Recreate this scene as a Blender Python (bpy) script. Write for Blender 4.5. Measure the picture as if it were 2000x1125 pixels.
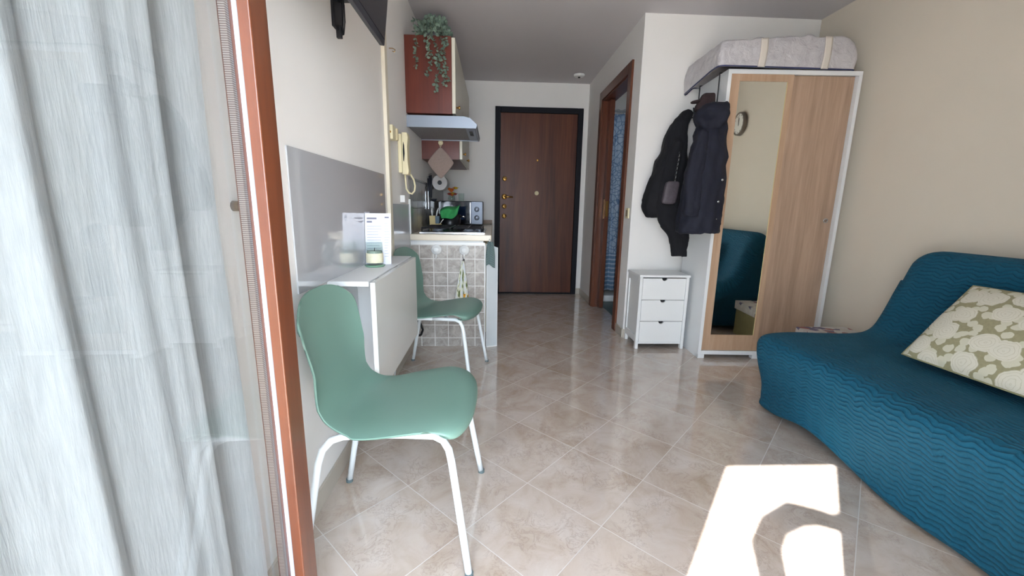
import bpy, bmesh, math, random
from mathutils import Vector, Matrix
random.seed(7)
PI = math.pi
C = bpy.context.scene.collection
for o in list(bpy.data.objects): bpy.data.objects.remove(o)

# ---------------------------------------------------------------- camera
cam = bpy.data.cameras.new('camera'); camo = bpy.data.objects.new('camera', cam); C.objects.link(camo)
cam.sensor_width = 36; cam.lens = 797.5671 / 2000 * 36; cam.clip_start = 0.02
_r = Vector((0.99893847, -0.04302652, 0.01645164)); _u = Vector((-0.00776998, 0.19464162, 0.98084365)); _f = Vector((0.04540446, 0.97993028, -0.19410069))
M = Matrix((_r, _u, -_f)).transposed().to_4x4(); M.translation = Vector((0, 0, 1.0267))
camo.matrix_world = M
bpy.context.scene.camera = camo
# ---------------------------------------------------------------- world, sun, exposure
vs = bpy.context.scene.view_settings
vs.view_transform = 'Standard'; vs.look = 'None'; vs.gamma = 1.0; vs.use_curve_mapping = False
vs.exposure = 2.13
W = bpy.data.worlds.new('sky'); bpy.context.scene.world = W; W.use_nodes = True
bg = W.node_tree.nodes['Background']; bg.inputs[0].default_value = (0.76, 0.87, 1.0, 1); bg.inputs[1].default_value = 4.0
SUN_EL = math.radians(43); SH = Vector((0.627, 0.779, 0)).normalized()
sd = Vector((SH.x * math.cos(SUN_EL), SH.y * math.cos(SUN_EL), -math.sin(SUN_EL)))
sun = bpy.data.lights.new('sun', 'SUN'); sun.energy = 8.0; sun.angle = 0.009; sun.color = (1.0, 0.97, 0.93)
suno = bpy.data.objects.new('sun', sun); C.objects.link(suno); suno.rotation_euler = sd.to_track_quat('-Z', 'Y').to_euler(); suno.location = (-2, -3, 4)
por = bpy.data.lights.new('window_portal', 'AREA'); por.shape = 'RECTANGLE'; por.size = 1.42; por.size_y = 2.2
poro = bpy.data.objects.new('window_portal', por); C.objects.link(poro); poro.location = (0.24, -0.33, 1.08); poro.rotation_euler = (PI / 2, 0, 0)
por.cycles.is_portal = True

# ---------------------------------------------------------------- geometry helpers
class MB:
    def __init__(s): s.v = []; s.f = []; s.uv = {}
    def add(s, vs, fs):
        n = len(s.v); s.v += [tuple(v) for v in vs]; s.f += [tuple(i + n for i in f) for f in fs]; return n
    def box(s, x0, y0, z0, x1, y1, z1):
        x0, x1 = sorted((x0, x1)); y0, y1 = sorted((y0, y1)); z0, z1 = sorted((z0, z1))
        s.add([(x0,y0,z0),(x1,y0,z0),(x1,y1,z0),(x0,y1,z0),(x0,y0,z1),(x1,y0,z1),(x1,y1,z1),(x0,y1,z1)],
              [(0,3,2,1),(4,5,6,7),(0,1,5,4),(1,2,6,5),(2,3,7,6),(3,0,4,7)]); return s
    def prism(s, poly, d):
        n = len(poly); d = Vector(d); a = [Vector(p) for p in poly]
        nrm = Vector((0,0,0))
        for i in range(n): nrm += a[i].cross(a[(i+1) % n])
        fl = nrm.dot(d) > 0
        if fl: a = a[::-1]
        s.add(a + [p + d for p in a], [tuple(range(n)), tuple(range(2*n-1, n-1, -1))] + [(i, i+n, (i+1) % n + n, (i+1) % n) for i in range(n)]); return s
    def tube(s, pts, r, n=10, cap=True, closed=False):
        P = [Vector(p) for p in pts]; m = len(P); rs = r if isinstance(r, (list, tuple)) else [r] * m
        T = []
        for i in range(m):
            a = P[(i-1) % m] if closed else P[max(i-1, 0)]; b = P[(i+1) % m] if closed else P[min(i+1, m-1)]
            T.append((b - a).normalized())
        up = Vector((0,0,1)) if abs(T[0].z) < .9 else Vector((1,0,0)); X = T[0].cross(up).normalized(); vs = []
        for i in range(m):
            X = (X - T[i] * X.dot(T[i])).normalized(); Y = T[i].cross(X)
            for k in range(n):
                a = 2 * PI * k / n; vs.append(P[i] + (X * math.cos(a) + Y * math.sin(a)) * rs[i])
        fs = []
        for i in range(m if closed else m - 1):
            j = (i + 1) % m
            for k in range(n): fs.append((i*n+k, i*n+(k+1) % n, j*n+(k+1) % n, j*n+k))
        if cap and not closed: fs += [tuple(range(n-1, -1, -1)), tuple(range((m-1)*n, m*n))]
        s.add(vs, fs); return s
    def lathe(s, prof, c=(0,0,0), axis='z', n=32, ref=None):
        c = Vector(c)
        A = {'x': (Vector((1,0,0)), Vector((0,1,0)), Vector((0,0,1))), 'y': (Vector((0,1,0)), Vector((0,0,1)), Vector((1,0,0))), 'z': (Vector((0,0,1)), Vector((1,0,0)), Vector((0,1,0)))}[axis]
        vs = []; m = len(prof)
        for r, h in prof:
            for k in range(n):
                a = 2*PI*k/n; vs.append(c + A[0]*h + (A[1]*math.cos(a) + A[2]*math.sin(a))*max(r, 1e-5))
        fs = [(i*n+k, i*n+(k+1) % n, (i+1)*n+(k+1) % n, (i+1)*n+k) for i in range(m-1) for k in range(n)]
        fs += [tuple(range(n-1, -1, -1)), tuple(range((m-1)*n, m*n))]
        s.add(vs, fs); return s
    def grid(s, fn, nu, nv, uv=None, closeu=False):
        n0 = len(s.v)
        for i in range(nu + (0 if closeu else 1)):
            for j in range(nv + 1):
                u = i / nu; v = j / nv; s.v.append(tuple(fn(u, v)))
                if uv: s.uv[len(s.v) - 1] = uv(u, v)
        w = nv + 1; N = nu
        for i in range(nu):
            a = i; b = (i + 1) % N if closeu else i + 1
            for j in range(nv): s.f.append((n0+a*w+j, n0+b*w+j, n0+b*w+j+1, n0+a*w+j+1))
        return s
    def build(s, name, mat, parent=None, smooth=False, bevel=0, sub=0, solid=0, seg=2, wr=0):
        me = bpy.data.meshes.new(name); L = Vector(parent['_loc']) if parent and '_loc' in parent else Vector((0,0,0))
        me.from_pydata([Vector(v) - L for v in s.v], [], s.f); me.update()
        if s.uv:
            ul = me.uv_layers.new(name='UVMap')
            for lp in me.loops: ul.data[lp.index].uv = s.uv.get(lp.vertex_index, (0, 0))
        me.materials.append(mat)
        o = bpy.data.objects.new(name, me); C.objects.link(o)
        if parent:
            o.parent = parent
            pl = ABS.get(parent.name)
            if pl is not None and parent.type == 'MESH': pass
        ABS[o.name] = L
        if smooth:
            for p in me.polygons: p.use_smooth = True
        if solid:
            m = o.modifiers.new('solid', 'SOLIDIFY'); m.thickness = solid; m.offset = 0
        if bevel:
            m = o.modifiers.new('bevel', 'BEVEL'); m.width = bevel; m.segments = seg; m.limit_method = 'ANGLE'; m.angle_limit = 0.6
            for p in me.polygons: p.use_smooth = True
            m.harden_normals = True
        if wr:
            for sc_, st_ in ((.09, wr), (.035, wr*.35)):
                tx_ = bpy.data.textures.new('wrinkle', 'CLOUDS'); tx_.noise_scale = sc_; tx_.noise_depth = 2
                m = o.modifiers.new('wrinkle', 'DISPLACE'); m.texture = tx_; m.strength = st_; m.mid_level = .5; m.texture_coords = 'LOCAL'
        if sub:
            m = o.modifiers.new('sub', 'SUBSURF'); m.levels = sub; m.render_levels = sub
            for p in me.polygons: p.use_smooth = True
        if parent and parent.type == 'MESH' and '_loc' not in parent: pass
        if parent and '_loc' in parent: o['_loc'] = parent['_loc']
        return o
ABS = {}
def thing(name, label, cat, loc=(0,0,0), group=None, kind=None):
    o = bpy.data.objects.new(name, None); C.objects.link(o); o.location = loc; o.empty_display_size = .1
    o['_loc'] = tuple(float(a) for a in loc)
    if label: o['label'] = label
    if cat: o['category'] = cat
    if group: o['group'] = group
    if kind: o['kind'] = kind
    return o
def tag(o, label, cat, group=None, kind=None):
    o['label'] = label; o['category'] = cat
    if group: o['group'] = group
    if kind: o['kind'] = kind
    return o
def struct(o, label=None):
    o['kind'] = 'structure'
    if label: o['label'] = label
    return o
def B(*a): return MB().box(*a)

# ---------------------------------------------------------------- material helpers
def srgb(r, g, b):
    f = lambda c: (c/255/12.92) if c/255 <= .04045 else ((c/255+.055)/1.055)**2.4
    return (f(r), f(g), f(b), 1)
def base(name):
    m = bpy.data.materials.new(name); m.use_nodes = True; nt = m.node_tree
    return m, nt, nt.nodes['Principled BSDF']
def N(nt, typ, **kw):
    n = nt.nodes.new(typ)
    for k, v in kw.items():
        if k.startswith('i_'):
            key = k[2:]; key = int(key) if key.isdigit() else key.replace('_', ' ')
            n.inputs[key].default_value = v
        else: setattr(n, k, v)
    return n
def ramp(nt, stops):
    n = nt.nodes.new('ShaderNodeValToRGB'); el = n.color_ramp.elements
    while len(el) < len(stops): el.new(.5)
    for e, (p, c) in zip(el, stops): e.position = p; e.color = c
    return n
def plain(name, col, rough=.5, metal=0, spec=.5, noise=0.04, scale=6, bump=0, bscale=200, coat=0):
    m, nt, b = base(name); L = nt.links
    b.inputs['Roughness'].default_value = rough; b.inputs['Metallic'].default_value = metal
    b.inputs['Specular IOR Level'].default_value = spec; b.inputs['Coat Weight'].default_value = coat
    tc = N(nt, 'ShaderNodeTexCoord'); nz = N(nt, 'ShaderNodeTexNoise', i_Scale=scale, i_Detail=3)
    L.new(tc.outputs['Object'], nz.inputs['Vector'])
    lo = tuple(c*(1-noise) for c in col[:3]) + (1,); hi = tuple(min(1, c*(1+noise)) for c in col[:3]) + (1,)
    rp = ramp(nt, [(.3, lo), (.7, hi)]); L.new(nz.outputs[0], rp.inputs[0]); L.new(rp.outputs[0], b.inputs['Base Color'])
    if bump:
        n2 = N(nt, 'ShaderNodeTexNoise', i_Scale=bscale, i_Detail=4); L.new(tc.outputs['Object'], n2.inputs['Vector'])
        bp = N(nt, 'ShaderNodeBump', i_Strength=bump, i_Distance=.002); L.new(n2.outputs[0], bp.inputs['Height']); L.new(bp.outputs[0], b.inputs['Normal'])
    return m
def wood(name, c1, c2, scale=(18, 18, 1.2), rough=.4, coat=0, spec=.5):
    m, nt, b = base(name); L = nt.links; b.inputs['Roughness'].default_value = rough; b.inputs['Coat Weight'].default_value = coat; b.inputs['Coat Roughness'].default_value = .12
    b.inputs['Specular IOR Level'].default_value = spec
    g = N(nt, 'ShaderNodeNewGeometry'); mp = N(nt, 'ShaderNodeMapping'); mp.inputs['Scale'].default_value = scale
    L.new(g.outputs['Position'], mp.inputs['Vector'])
    nz = N(nt, 'ShaderNodeTexNoise', i_Scale=1.0, i_Detail=6, i_Roughness=.6, i_Distortion=.6); L.new(mp.outputs[0], nz.inputs['Vector'])
    mp2 = N(nt, 'ShaderNodeMapping'); mp2.inputs['Scale'].default_value = tuple(a*7 for a in scale); L.new(g.outputs['Position'], mp2.inputs['Vector'])
    n2 = N(nt, 'ShaderNodeTexNoise', i_Scale=1.0, i_Detail=4); L.new(mp2.outputs[0], n2.inputs['Vector'])
    mx = N(nt, 'ShaderNodeMath', operation='MULTIPLY_ADD'); mx.inputs[1].default_value = .35; L.new(n2.outputs[0], mx.inputs[0]); L.new(nz.outputs[0], mx.inputs[2])
    rp = ramp(nt, [(.45, c1), (.85, c2)]); L.new(mx.outputs[0], rp.inputs[0]); L.new(rp.outputs[0], b.inputs['Base Color'])
    return m
def glassmat(name, tint=(1,1,1,1), refl=1.0, ior=1.5):
    m = bpy.data.materials.new(name); m.use_nodes = True; nt = m.node_tree; nt.nodes.clear(); L = nt.links
    out = N(nt, 'ShaderNodeOutputMaterial'); mx = N(nt, 'ShaderNodeMixShader'); tr = N(nt, 'ShaderNodeBsdfTransparent'); gl = N(nt, 'ShaderNodeBsdfGlossy')
    tr.inputs[0].default_value = tint; gl.inputs['Roughness'].default_value = 0.0
    fr = N(nt, 'ShaderNodeFresnel', i_IOR=ior); mu = N(nt, 'ShaderNodeMath', operation='MULTIPLY')
    ge = N(nt, 'ShaderNodeNewGeometry'); om = N(nt, 'ShaderNodeMath', operation='SUBTRACT'); om.inputs[0].default_value = refl; L.new(ge.outputs['Backfacing'], om.inputs[1]); om.use_clamp = True; L.new(om.outputs[0], mu.inputs[1])
    L.new(fr.outputs[0], mu.inputs[0]); L.new(mu.outputs[0], mx.inputs[0]); L.new(tr.outputs[0], mx.inputs[1]); L.new(gl.outputs[0], mx.inputs[2]); L.new(mx.outputs[0], out.inputs[0])
    return m

m_white_wall = plain('white_plaster', srgb(234, 232, 229), .85, noise=.015, scale=2, bump=.15, bscale=120)
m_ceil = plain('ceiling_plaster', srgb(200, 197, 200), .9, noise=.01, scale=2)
m_beige_wall = plain('beige_plaster', srgb(216, 207, 192), .8, noise=.02, scale=2, bump=.15, bscale=120)
m_white = plain('white_lacquer', srgb(232, 233, 232), .3, noise=.01)
m_whitemat = plain('white_melamine', srgb(228, 230, 231), .45, noise=.01)
m_black = plain('black_metal', srgb(20, 21, 26), .45, noise=.05)
m_darkgap = plain('dark_gap', srgb(25, 25, 28), .8)
m_chrome = plain('chrome', (.75, .76, .78, 1), .18, metal=1, noise=.01)
m_brass = plain('brass', srgb(205, 160, 90), .25, metal=1, noise=.03)
m_steel = plain('brushed_steel', srgb(165, 175, 190), .35, metal=.6, noise=.03)
m_cream = plain('cream_plastic', srgb(226, 216, 180), .4, noise=.01)
m_green = plain('sage_plastic', srgb(108, 140, 128), .42, noise=.01, bump=.08, bscale=900)
m_tube = plain('white_painted_steel', srgb(222, 228, 230), .3, noise=.01)
m_frame = wood('varnished_frame_wood', srgb(86, 46, 26), srgb(106, 58, 34), (30, 30, 1.5), .3, coat=.4)
m_cherry = wood('cherry_laminate', srgb(84, 35, 25), srgb(104, 45, 31), (14, 14, 1.0), .35)
m_walnut = wood('walnut_door', srgb(66, 36, 28), srgb(106, 62, 44), (9, 9, .5), .4, spec=.3)
m_casing = wood('casing_wood', srgb(80, 42, 27), srgb(108, 60, 38), (25, 25, 1.2), .35)
m_oak = wood('light_oak', srgb(156, 130, 110), srgb(186, 158, 136), (22, 22, 1.0), .4)
m_oak_frame = wood('pale_oak', srgb(172, 140, 112), srgb(190, 160, 134), (30, 30, 1.5), .4)
m_glass = glassmat('window_glass', (.985, .99, .99, 1), 1.0, 1.5)
m_jarglass = glassmat('green_grey_glass', (.93, .965, .95, 1), 1.0, 1.5)
m_mirror, _nt, _b = base('mirror_silver'); _b.inputs['Metallic'].default_value = 1; _b.inputs['Roughness'].default_value = 0.0; _b.inputs['Base Color'].default_value = (.86, .87, .82, 1)
m_coat = plain('navy_cloth', srgb(17, 20, 36), .85, noise=.2, scale=30, bump=.3, bscale=300)
m_coat2 = plain('black_cloth', srgb(12, 13, 20), .9, noise=.2, scale=30, bump=.3, bscale=300)
m_cap = plain('brown_cloth', srgb(52, 38, 40), .9, noise=.2, scale=60)
m_greybag = plain('grey_quilted_leather', srgb(74, 67, 74), .6, noise=.15, scale=60, bump=.5, bscale=120)
m_panel = plain('grey_gloss_panel', srgb(190, 192, 196), .06, spec=1.0, noise=.01, coat=1.0)

def mat_floor():
    m, nt, b = base('marbled_floor_tiles'); L = nt.links
    g = N(nt, 'ShaderNodeNewGeometry'); mp = N(nt, 'ShaderNodeMapping', vector_type='TEXTURE')
    mp.inputs['Location'].default_value = (-0.3124, 1.3666, 0); mp.inputs['Rotation'].default_value = (0, 0, math.radians(45.859)); mp.inputs['Scale'].default_value = (.3161, .3161, .3161)
    L.new(g.outputs['Position'], mp.inputs['Vector'])
    sx = N(nt, 'ShaderNodeSeparateXYZ'); L.new(mp.outputs[0], sx.inputs[0])
    def edge(o):
        a = N(nt, 'ShaderNodeMath', operation='ADD'); a.inputs[1].default_value = .5; L.new(o, a.inputs[0])
        f = N(nt, 'ShaderNodeMath', operation='FRACT'); L.new(a.outputs[0], f.inputs[0])
        s = N(nt, 'ShaderNodeMath', operation='SUBTRACT'); s.inputs[1].default_value = .5; L.new(f.outputs[0], s.inputs[0])
        ab = N(nt, 'ShaderNodeMath', operation='ABSOLUTE'); L.new(s.outputs[0], ab.inputs[0]); return ab.outputs[0]
    mn = N(nt, 'ShaderNodeMath', operation='MINIMUM'); L.new(edge(sx.outputs[0]), mn.inputs[0]); L.new(edge(sx.outputs[1]), mn.inputs[1])
    gr = N(nt, 'ShaderNodeMapRange'); gr.inputs['From Min'].default_value = .0030; gr.inputs['From Max'].default_value = .0055; L.new(mn.outputs[0], gr.inputs['Value'])
    fl = N(nt, 'ShaderNodeVectorMath', operation='FLOOR'); L.new(mp.outputs[0], fl.inputs[0])
    wn = N(nt, 'ShaderNodeTexWhiteNoise'); L.new(fl.outputs[0], wn.inputs['Vector'])
    vm = N(nt, 'ShaderNodeVectorMath', operation='SCALE'); vm.inputs['Scale'].default_value = 20; L.new(wn.outputs['Color'], vm.inputs[0])
    va = N(nt, 'ShaderNodeVectorMath', operation='ADD'); L.new(vm.outputs[0], va.inputs[0]); L.new(mp.outputs[0], va.inputs[1])
    n1 = N(nt, 'ShaderNodeTexNoise', i_Scale=2.2, i_Detail=6, i_Roughness=.6, i_Distortion=.8); L.new(va.outputs[0], n1.inputs['Vector'])
    r1 = ramp(nt, [(.3, srgb(182, 164, 148)), (.5, srgb(196, 182, 171)), (.72, srgb(206, 196, 189))]); L.new(n1.outputs[0], r1.inputs[0])
    n2 = N(nt, 'ShaderNodeTexNoise', i_Scale=5, i_Detail=8, i_Roughness=.7, i_Distortion=1.5); L.new(va.outputs[0], n2.inputs['Vector'])
    r2 = ramp(nt, [(.47, (0,0,0,1)), (.5, (1,1,1,1)), (.53, (0,0,0,1))]); L.new(n2.outputs[0], r2.inputs[0])
    n3 = N(nt, 'ShaderNodeTexNoise', i_Scale=2.5, i_Detail=3); L.new(va.outputs[0], n3.inputs['Vector'])
    r3 = ramp(nt, [(.42, (0,0,0,1)), (.56, (1,1,1,1))]); L.new(n3.outputs[0], r3.inputs[0])
    mv = N(nt, 'ShaderNodeMath', operation='MULTIPLY'); L.new(r2.outputs[0], mv.inputs[0]); L.new(r3.outputs[0], mv.inputs[1])
    mv2 = N(nt, 'ShaderNodeMath', operation='MULTIPLY'); mv2.inputs[1].default_value = .42; L.new(mv.outputs[0], mv2.inputs[0])
    mix = N(nt, 'ShaderNodeMix', data_type='RGBA'); L.new(mv2.outputs[0], mix.inputs[0]); L.new(r1.outputs[0], mix.inputs[6]); mix.inputs[7].default_value = srgb(140, 118, 106)
    m2 = N(nt, 'ShaderNodeMix', data_type='RGBA'); L.new(gr.outputs[0], m2.inputs[0]); m2.inputs[6].default_value = srgb(206, 201, 197); L.new(mix.outputs[2], m2.inputs[7])
    L.new(m2.outputs[2], b.inputs['Base Color'])
    rr = N(nt, 'ShaderNodeMapRange'); L.new(gr.outputs[0], rr.inputs['Value']); rr.inputs['To Min'].default_value = .6; rr.inputs['To Max'].default_value = .10
    L.new(rr.outputs[0], b.inputs['Roughness']); b.inputs['Specular IOR Level'].default_value = .9; b.inputs['Coat Weight'].default_value = .5; b.inputs['Coat Roughness'].default_value = .05
    bp = N(nt, 'ShaderNodeBump', i_Strength=.15, i_Distance=.001); L.new(gr.outputs[0], bp.inputs['Height']); L.new(bp.outputs[0], b.inputs['Normal'])
    return m
m_floor = mat_floor()

def mat_tiles(name, pitch, off, cols, grout, gw=.035, rough=.4, plane='xz', shin=None):
    m, nt, b = base(name); L = nt.links; g = N(nt, 'ShaderNodeNewGeometry'); s0 = N(nt, 'ShaderNodeSeparateXYZ'); L.new(g.outputs['Position'], s0.inputs[0])
    cb = N(nt, 'ShaderNodeCombineXYZ')
    for k, (ax, of) in enumerate(zip(plane, off)):
        a = N(nt, 'ShaderNodeMath', operation='SUBTRACT'); a.inputs[1].default_value = of; L.new(s0.outputs['xyz'.index(ax)], a.inputs[0])
        d = N(nt, 'ShaderNodeMath', operation='DIVIDE'); d.inputs[1].default_value = pitch; L.new(a.outputs[0], d.inputs[0]); L.new(d.outputs[0], cb.inputs[k])
    sx = N(nt, 'ShaderNodeSeparateXYZ'); L.new(cb.outputs[0], sx.inputs[0])
    def edge(o):
        a = N(nt, 'ShaderNodeMath', operation='ADD'); a.inputs[1].default_value = .5; L.new(o, a.inputs[0])
        f = N(nt, 'ShaderNodeMath', operation='FRACT'); L.new(a.outputs[0], f.inputs[0])
        s = N(nt, 'ShaderNodeMath', operation='SUBTRACT'); s.inputs[1].default_value = .5; L.new(f.outputs[0], s.inputs[0])
        ab = N(nt, 'ShaderNodeMath', operation='ABSOLUTE'); L.new(s.outputs[0], ab.inputs[0]); return ab.outputs[0]
    mn = N(nt, 'ShaderNodeMath', operation='MINIMUM'); L.new(edge(sx.outputs[0]), mn.inputs[0]); L.new(edge(sx.outputs[1]), mn.inputs[1])
    gr = N(nt, 'ShaderNodeMapRange'); gr.inputs['From Min'].default_value = gw; gr.inputs['From Max'].default_value = gw * 1.6; L.new(mn.outputs[0], gr.inputs['Value'])
    n1 = N(nt, 'ShaderNodeTexNoise', i_Scale=1.6, i_Detail=8, i_Roughness=.7, i_Distortion=1.0); L.new(cb.outputs[0], n1.inputs['Vector'])
    r1 = ramp(nt, cols); L.new(n1.outputs[0], r1.inputs[0])
    m2 = N(nt, 'ShaderNodeMix', data_type='RGBA'); L.new(gr.outputs[0], m2.inputs[0]); m2.inputs[6].default_value = grout; L.new(r1.outputs[0], m2.inputs[7])
    L.new(m2.outputs[2], b.inputs['Base Color']); b.inputs['Roughness'].default_value = rough
    bp = N(nt, 'ShaderNodeBump', i_Strength=.5, i_Distance=.002); L.new(gr.outputs[0], bp.inputs['Height']); L.new(bp.outputs[0], b.inputs['Normal'])
    return m
m_endtile = mat_tiles('rustic_stone_tiles', .0985, (-.5285, .7545), [(.3, srgb(132, 124, 116)), (.48, srgb(164, 157, 150)), (.65, srgb(190, 186, 180))], srgb(222, 220, 216), .024, plane='xz')
m_splash = mat_tiles('grey_splashback_tiles', .20, (2.82, 1.207), [(.3, srgb(120, 120, 116)), (.6, srgb(140, 139, 134))], srgb(105, 105, 104), .012, .15, plane='yz')
m_marble = mat_tiles('cream_worktop', 5.0, (-9, -9), [(.35, srgb(226, 212, 180)), (.6, srgb(238, 230, 206))], srgb(230, 220, 200), .0, .3, plane='xy')
m_bathfloor = plain('green_bath_floor', srgb(78, 96, 92), .4)

def mat_quilt():
    m, nt, b = base('teal_quilted_fabric'); L = nt.links
    tc = N(nt, 'ShaderNodeTexCoord'); sx = N(nt, 'ShaderNodeSeparateXYZ'); L.new(tc.outputs['UV'], sx.inputs[0])
    nz = N(nt, 'ShaderNodeTexNoise', i_Scale=16, i_Detail=3); L.new(tc.outputs['UV'], nz.inputs['Vector'])
    def math_(op, a, bb=None, c=None):
        n = N(nt, 'ShaderNodeMath', operation=op)
        for i, x in enumerate((a, bb, c)):
            if x is None: continue
            if isinstance(x, (int, float)): n.inputs[i].default_value = x
            else: L.new(x, n.inputs[i])
        return n.outputs[0]
    tri = math_('PINGPONG', sx.outputs[1], .035)
    wob = math_('MULTIPLY', nz.outputs[0], .034)
    u = math_('ADD', math_('MULTIPLY_ADD', tri, .30, sx.outputs[0]), wob)
    ph = math_('MULTIPLY', u, PI / .018)
    h = math_('POWER', math_('ABSOLUTE', math_('SINE', ph)), .6)
    n2 = N(nt, 'ShaderNodeTexNoise', i_Scale=60, i_Detail=3); L.new(tc.outputs['UV'], n2.inputs['Vector'])
    hh = math_('MULTIPLY_ADD', n2.outputs[0], .5, h)
    bp = N(nt, 'ShaderNodeBump', i_Strength=.8, i_Distance=.006); L.new(hh, bp.inputs['Height']); L.new(bp.outputs[0], b.inputs['Normal'])
    r = ramp(nt, [(.0, srgb(8, 56, 76)), (.6, srgb(14, 80, 106))]); L.new(h, r.inputs[0]); L.new(r.outputs[0], b.inputs['Base Color'])
    b.inputs['Roughness'].default_value = .8; b.inputs['Sheen Weight'].default_value = .06; b.inputs['Sheen Tint'].default_value = (.2, .6, .8, 1); b.inputs['Specular IOR Level'].default_value = .25
    return m
m_quilt = mat_quilt()

def mat_floral():
    m, nt, b = base('olive_floral_print'); L = nt.links
    tc = N(nt, 'ShaderNodeTexCoord')
    nz = N(nt, 'ShaderNodeTexNoise', i_Scale=9, i_Detail=3); L.new(tc.outputs['UV'], nz.inputs['Vector'])
    vm = N(nt, 'ShaderNodeVectorMath', operation='SCALE'); vm.inputs['Scale'].default_value = .07; L.new(nz.outputs['Color'], vm.inputs[0])
    va = N(nt, 'ShaderNodeVectorMath', operation='ADD'); L.new(tc.outputs['UV'], va.inputs[0]); L.new(vm.outputs[0], va.inputs[1])
    def layer(scale, r0, ring):
        v = N(nt, 'ShaderNodeTexVoronoi', i_Scale=scale, i_Randomness=.85); v.voronoi_dimensions = '2D'; L.new(va.outputs[0], v.inputs['Vector'])
        r = ramp(nt, [(r0, (1,1,1,1)), (r0+.03, (0,0,0,1))]); L.new(v.outputs['Distance'], r.inputs[0])
        s = N(nt, 'ShaderNodeMath', operation='MULTIPLY'); s.inputs[1].default_value = ring; L.new(v.outputs['Distance'], s.inputs[0])
        sn = N(nt, 'ShaderNodeMath', operation='SINE'); L.new(s.outputs[0], sn.inputs[0])
        rr = ramp(nt, [(.0, (1,1,1,1)), (.88, (1,1,1,1)), (1.0, (.2,.2,.2,1))]); L.new(sn.outputs[0], rr.inputs[0])
        return r, rr
    big, ring = layer(4.2, .40, 58); small, r2 = layer(11, .40, 20)
    basec = N(nt, 'ShaderNodeMix', data_type='RGBA')
    n4 = N(nt, 'ShaderNodeTexNoise', i_Scale=40, i_Detail=3); L.new(tc.outputs['UV'], n4.inputs['Vector']); L.new(n4.outputs[0], basec.inputs[0])
    basec.inputs[6].default_value = srgb(138, 134, 104); basec.inputs[7].default_value = srgb(168, 162, 128)
    c1 = N(nt, 'ShaderNodeMix', data_type='RGBA'); L.new(small.outputs[0], c1.inputs[0]); L.new(basec.outputs[2], c1.inputs[6]); c1.inputs[7].default_value = srgb(206, 204, 184)
    rose = N(nt, 'ShaderNodeMix', data_type='RGBA'); L.new(ring.outputs[0], rose.inputs[0]); rose.inputs[6].default_value = srgb(186, 182, 158); rose.inputs[7].default_value = srgb(216, 213, 198)
    c2 = N(nt, 'ShaderNodeMix', data_type='RGBA'); L.new(big.outputs[0], c2.inputs[0]); L.new(c1.outputs[2], c2.inputs[6]); L.new(rose.outputs[2], c2.inputs[7])
    L.new(c2.outputs[2], b.inputs['Base Color']); b.inputs['Roughness'].default_value = .85
    n5 = N(nt, 'ShaderNodeTexNoise', i_Scale=90, i_Detail=2); L.new(tc.outputs['UV'], n5.inputs['Vector'])
    bp = N(nt, 'ShaderNodeBump', i_Strength=.25, i_Distance=.002); L.new(n5.outputs[0], bp.inputs['Height']); L.new(bp.outputs[0], b.inputs['Normal'])
    return m
m_floral = mat_floral()

def mat_sheer(name, col, alpha=.16, transl=.45, wv=900):
    m = bpy.data.materials.new(name); m.use_nodes = True; nt = m.node_tree; nt.nodes.clear(); L = nt.links
    out = N(nt, 'ShaderNodeOutputMaterial'); di = N(nt, 'ShaderNodeBsdfDiffuse'); tl = N(nt, 'ShaderNodeBsdfTranslucent'); tr = N(nt, 'ShaderNodeBsdfTransparent')
    di.inputs[0].default_value = col; tl.inputs[0].default_value = col
    tc = N(nt, 'ShaderNodeTexCoord'); mp = N(nt, 'ShaderNodeMapping'); mp.inputs['Scale'].default_value = (170, 170, 16); L.new(tc.outputs['Object'], mp.inputs['Vector'])
    nz = N(nt, 'ShaderNodeTexNoise', i_Scale=1, i_Detail=4, i_Roughness=.6); L.new(mp.outputs[0], nz.inputs['Vector'])
    bp = N(nt, 'ShaderNodeBump', i_Strength=.35, i_Distance=.004); L.new(nz.outputs[0], bp.inputs['Height']); L.new(bp.outputs[0], di.inputs['Normal']); L.new(bp.outputs[0], tl.inputs['Normal'])
    a = N(nt, 'ShaderNodeMixShader'); a.inputs[0].default_value = transl; L.new(di.outputs[0], a.inputs[1]); L.new(tl.outputs[0], a.inputs[2])
    rm = N(nt, 'ShaderNodeMapRange'); L.new(nz.outputs[0], rm.inputs['Value']); rm.inputs['From Min'].default_value = .3; rm.inputs['From Max'].default_value = .7; rm.inputs['To Min'].default_value = alpha*1.6; rm.inputs['To Max'].default_value = alpha*.4
    c = N(nt, 'ShaderNodeMixShader'); L.new(rm.outputs[0], c.inputs[0]); L.new(a.outputs[0], c.inputs[1]); L.new(tr.outputs[0], c.inputs[2]); L.new(c.outputs[0], out.inputs[0])
    return m
m_sheer = mat_sheer('white_sheer_linen', srgb(194, 199, 201), .13, .38)

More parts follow.
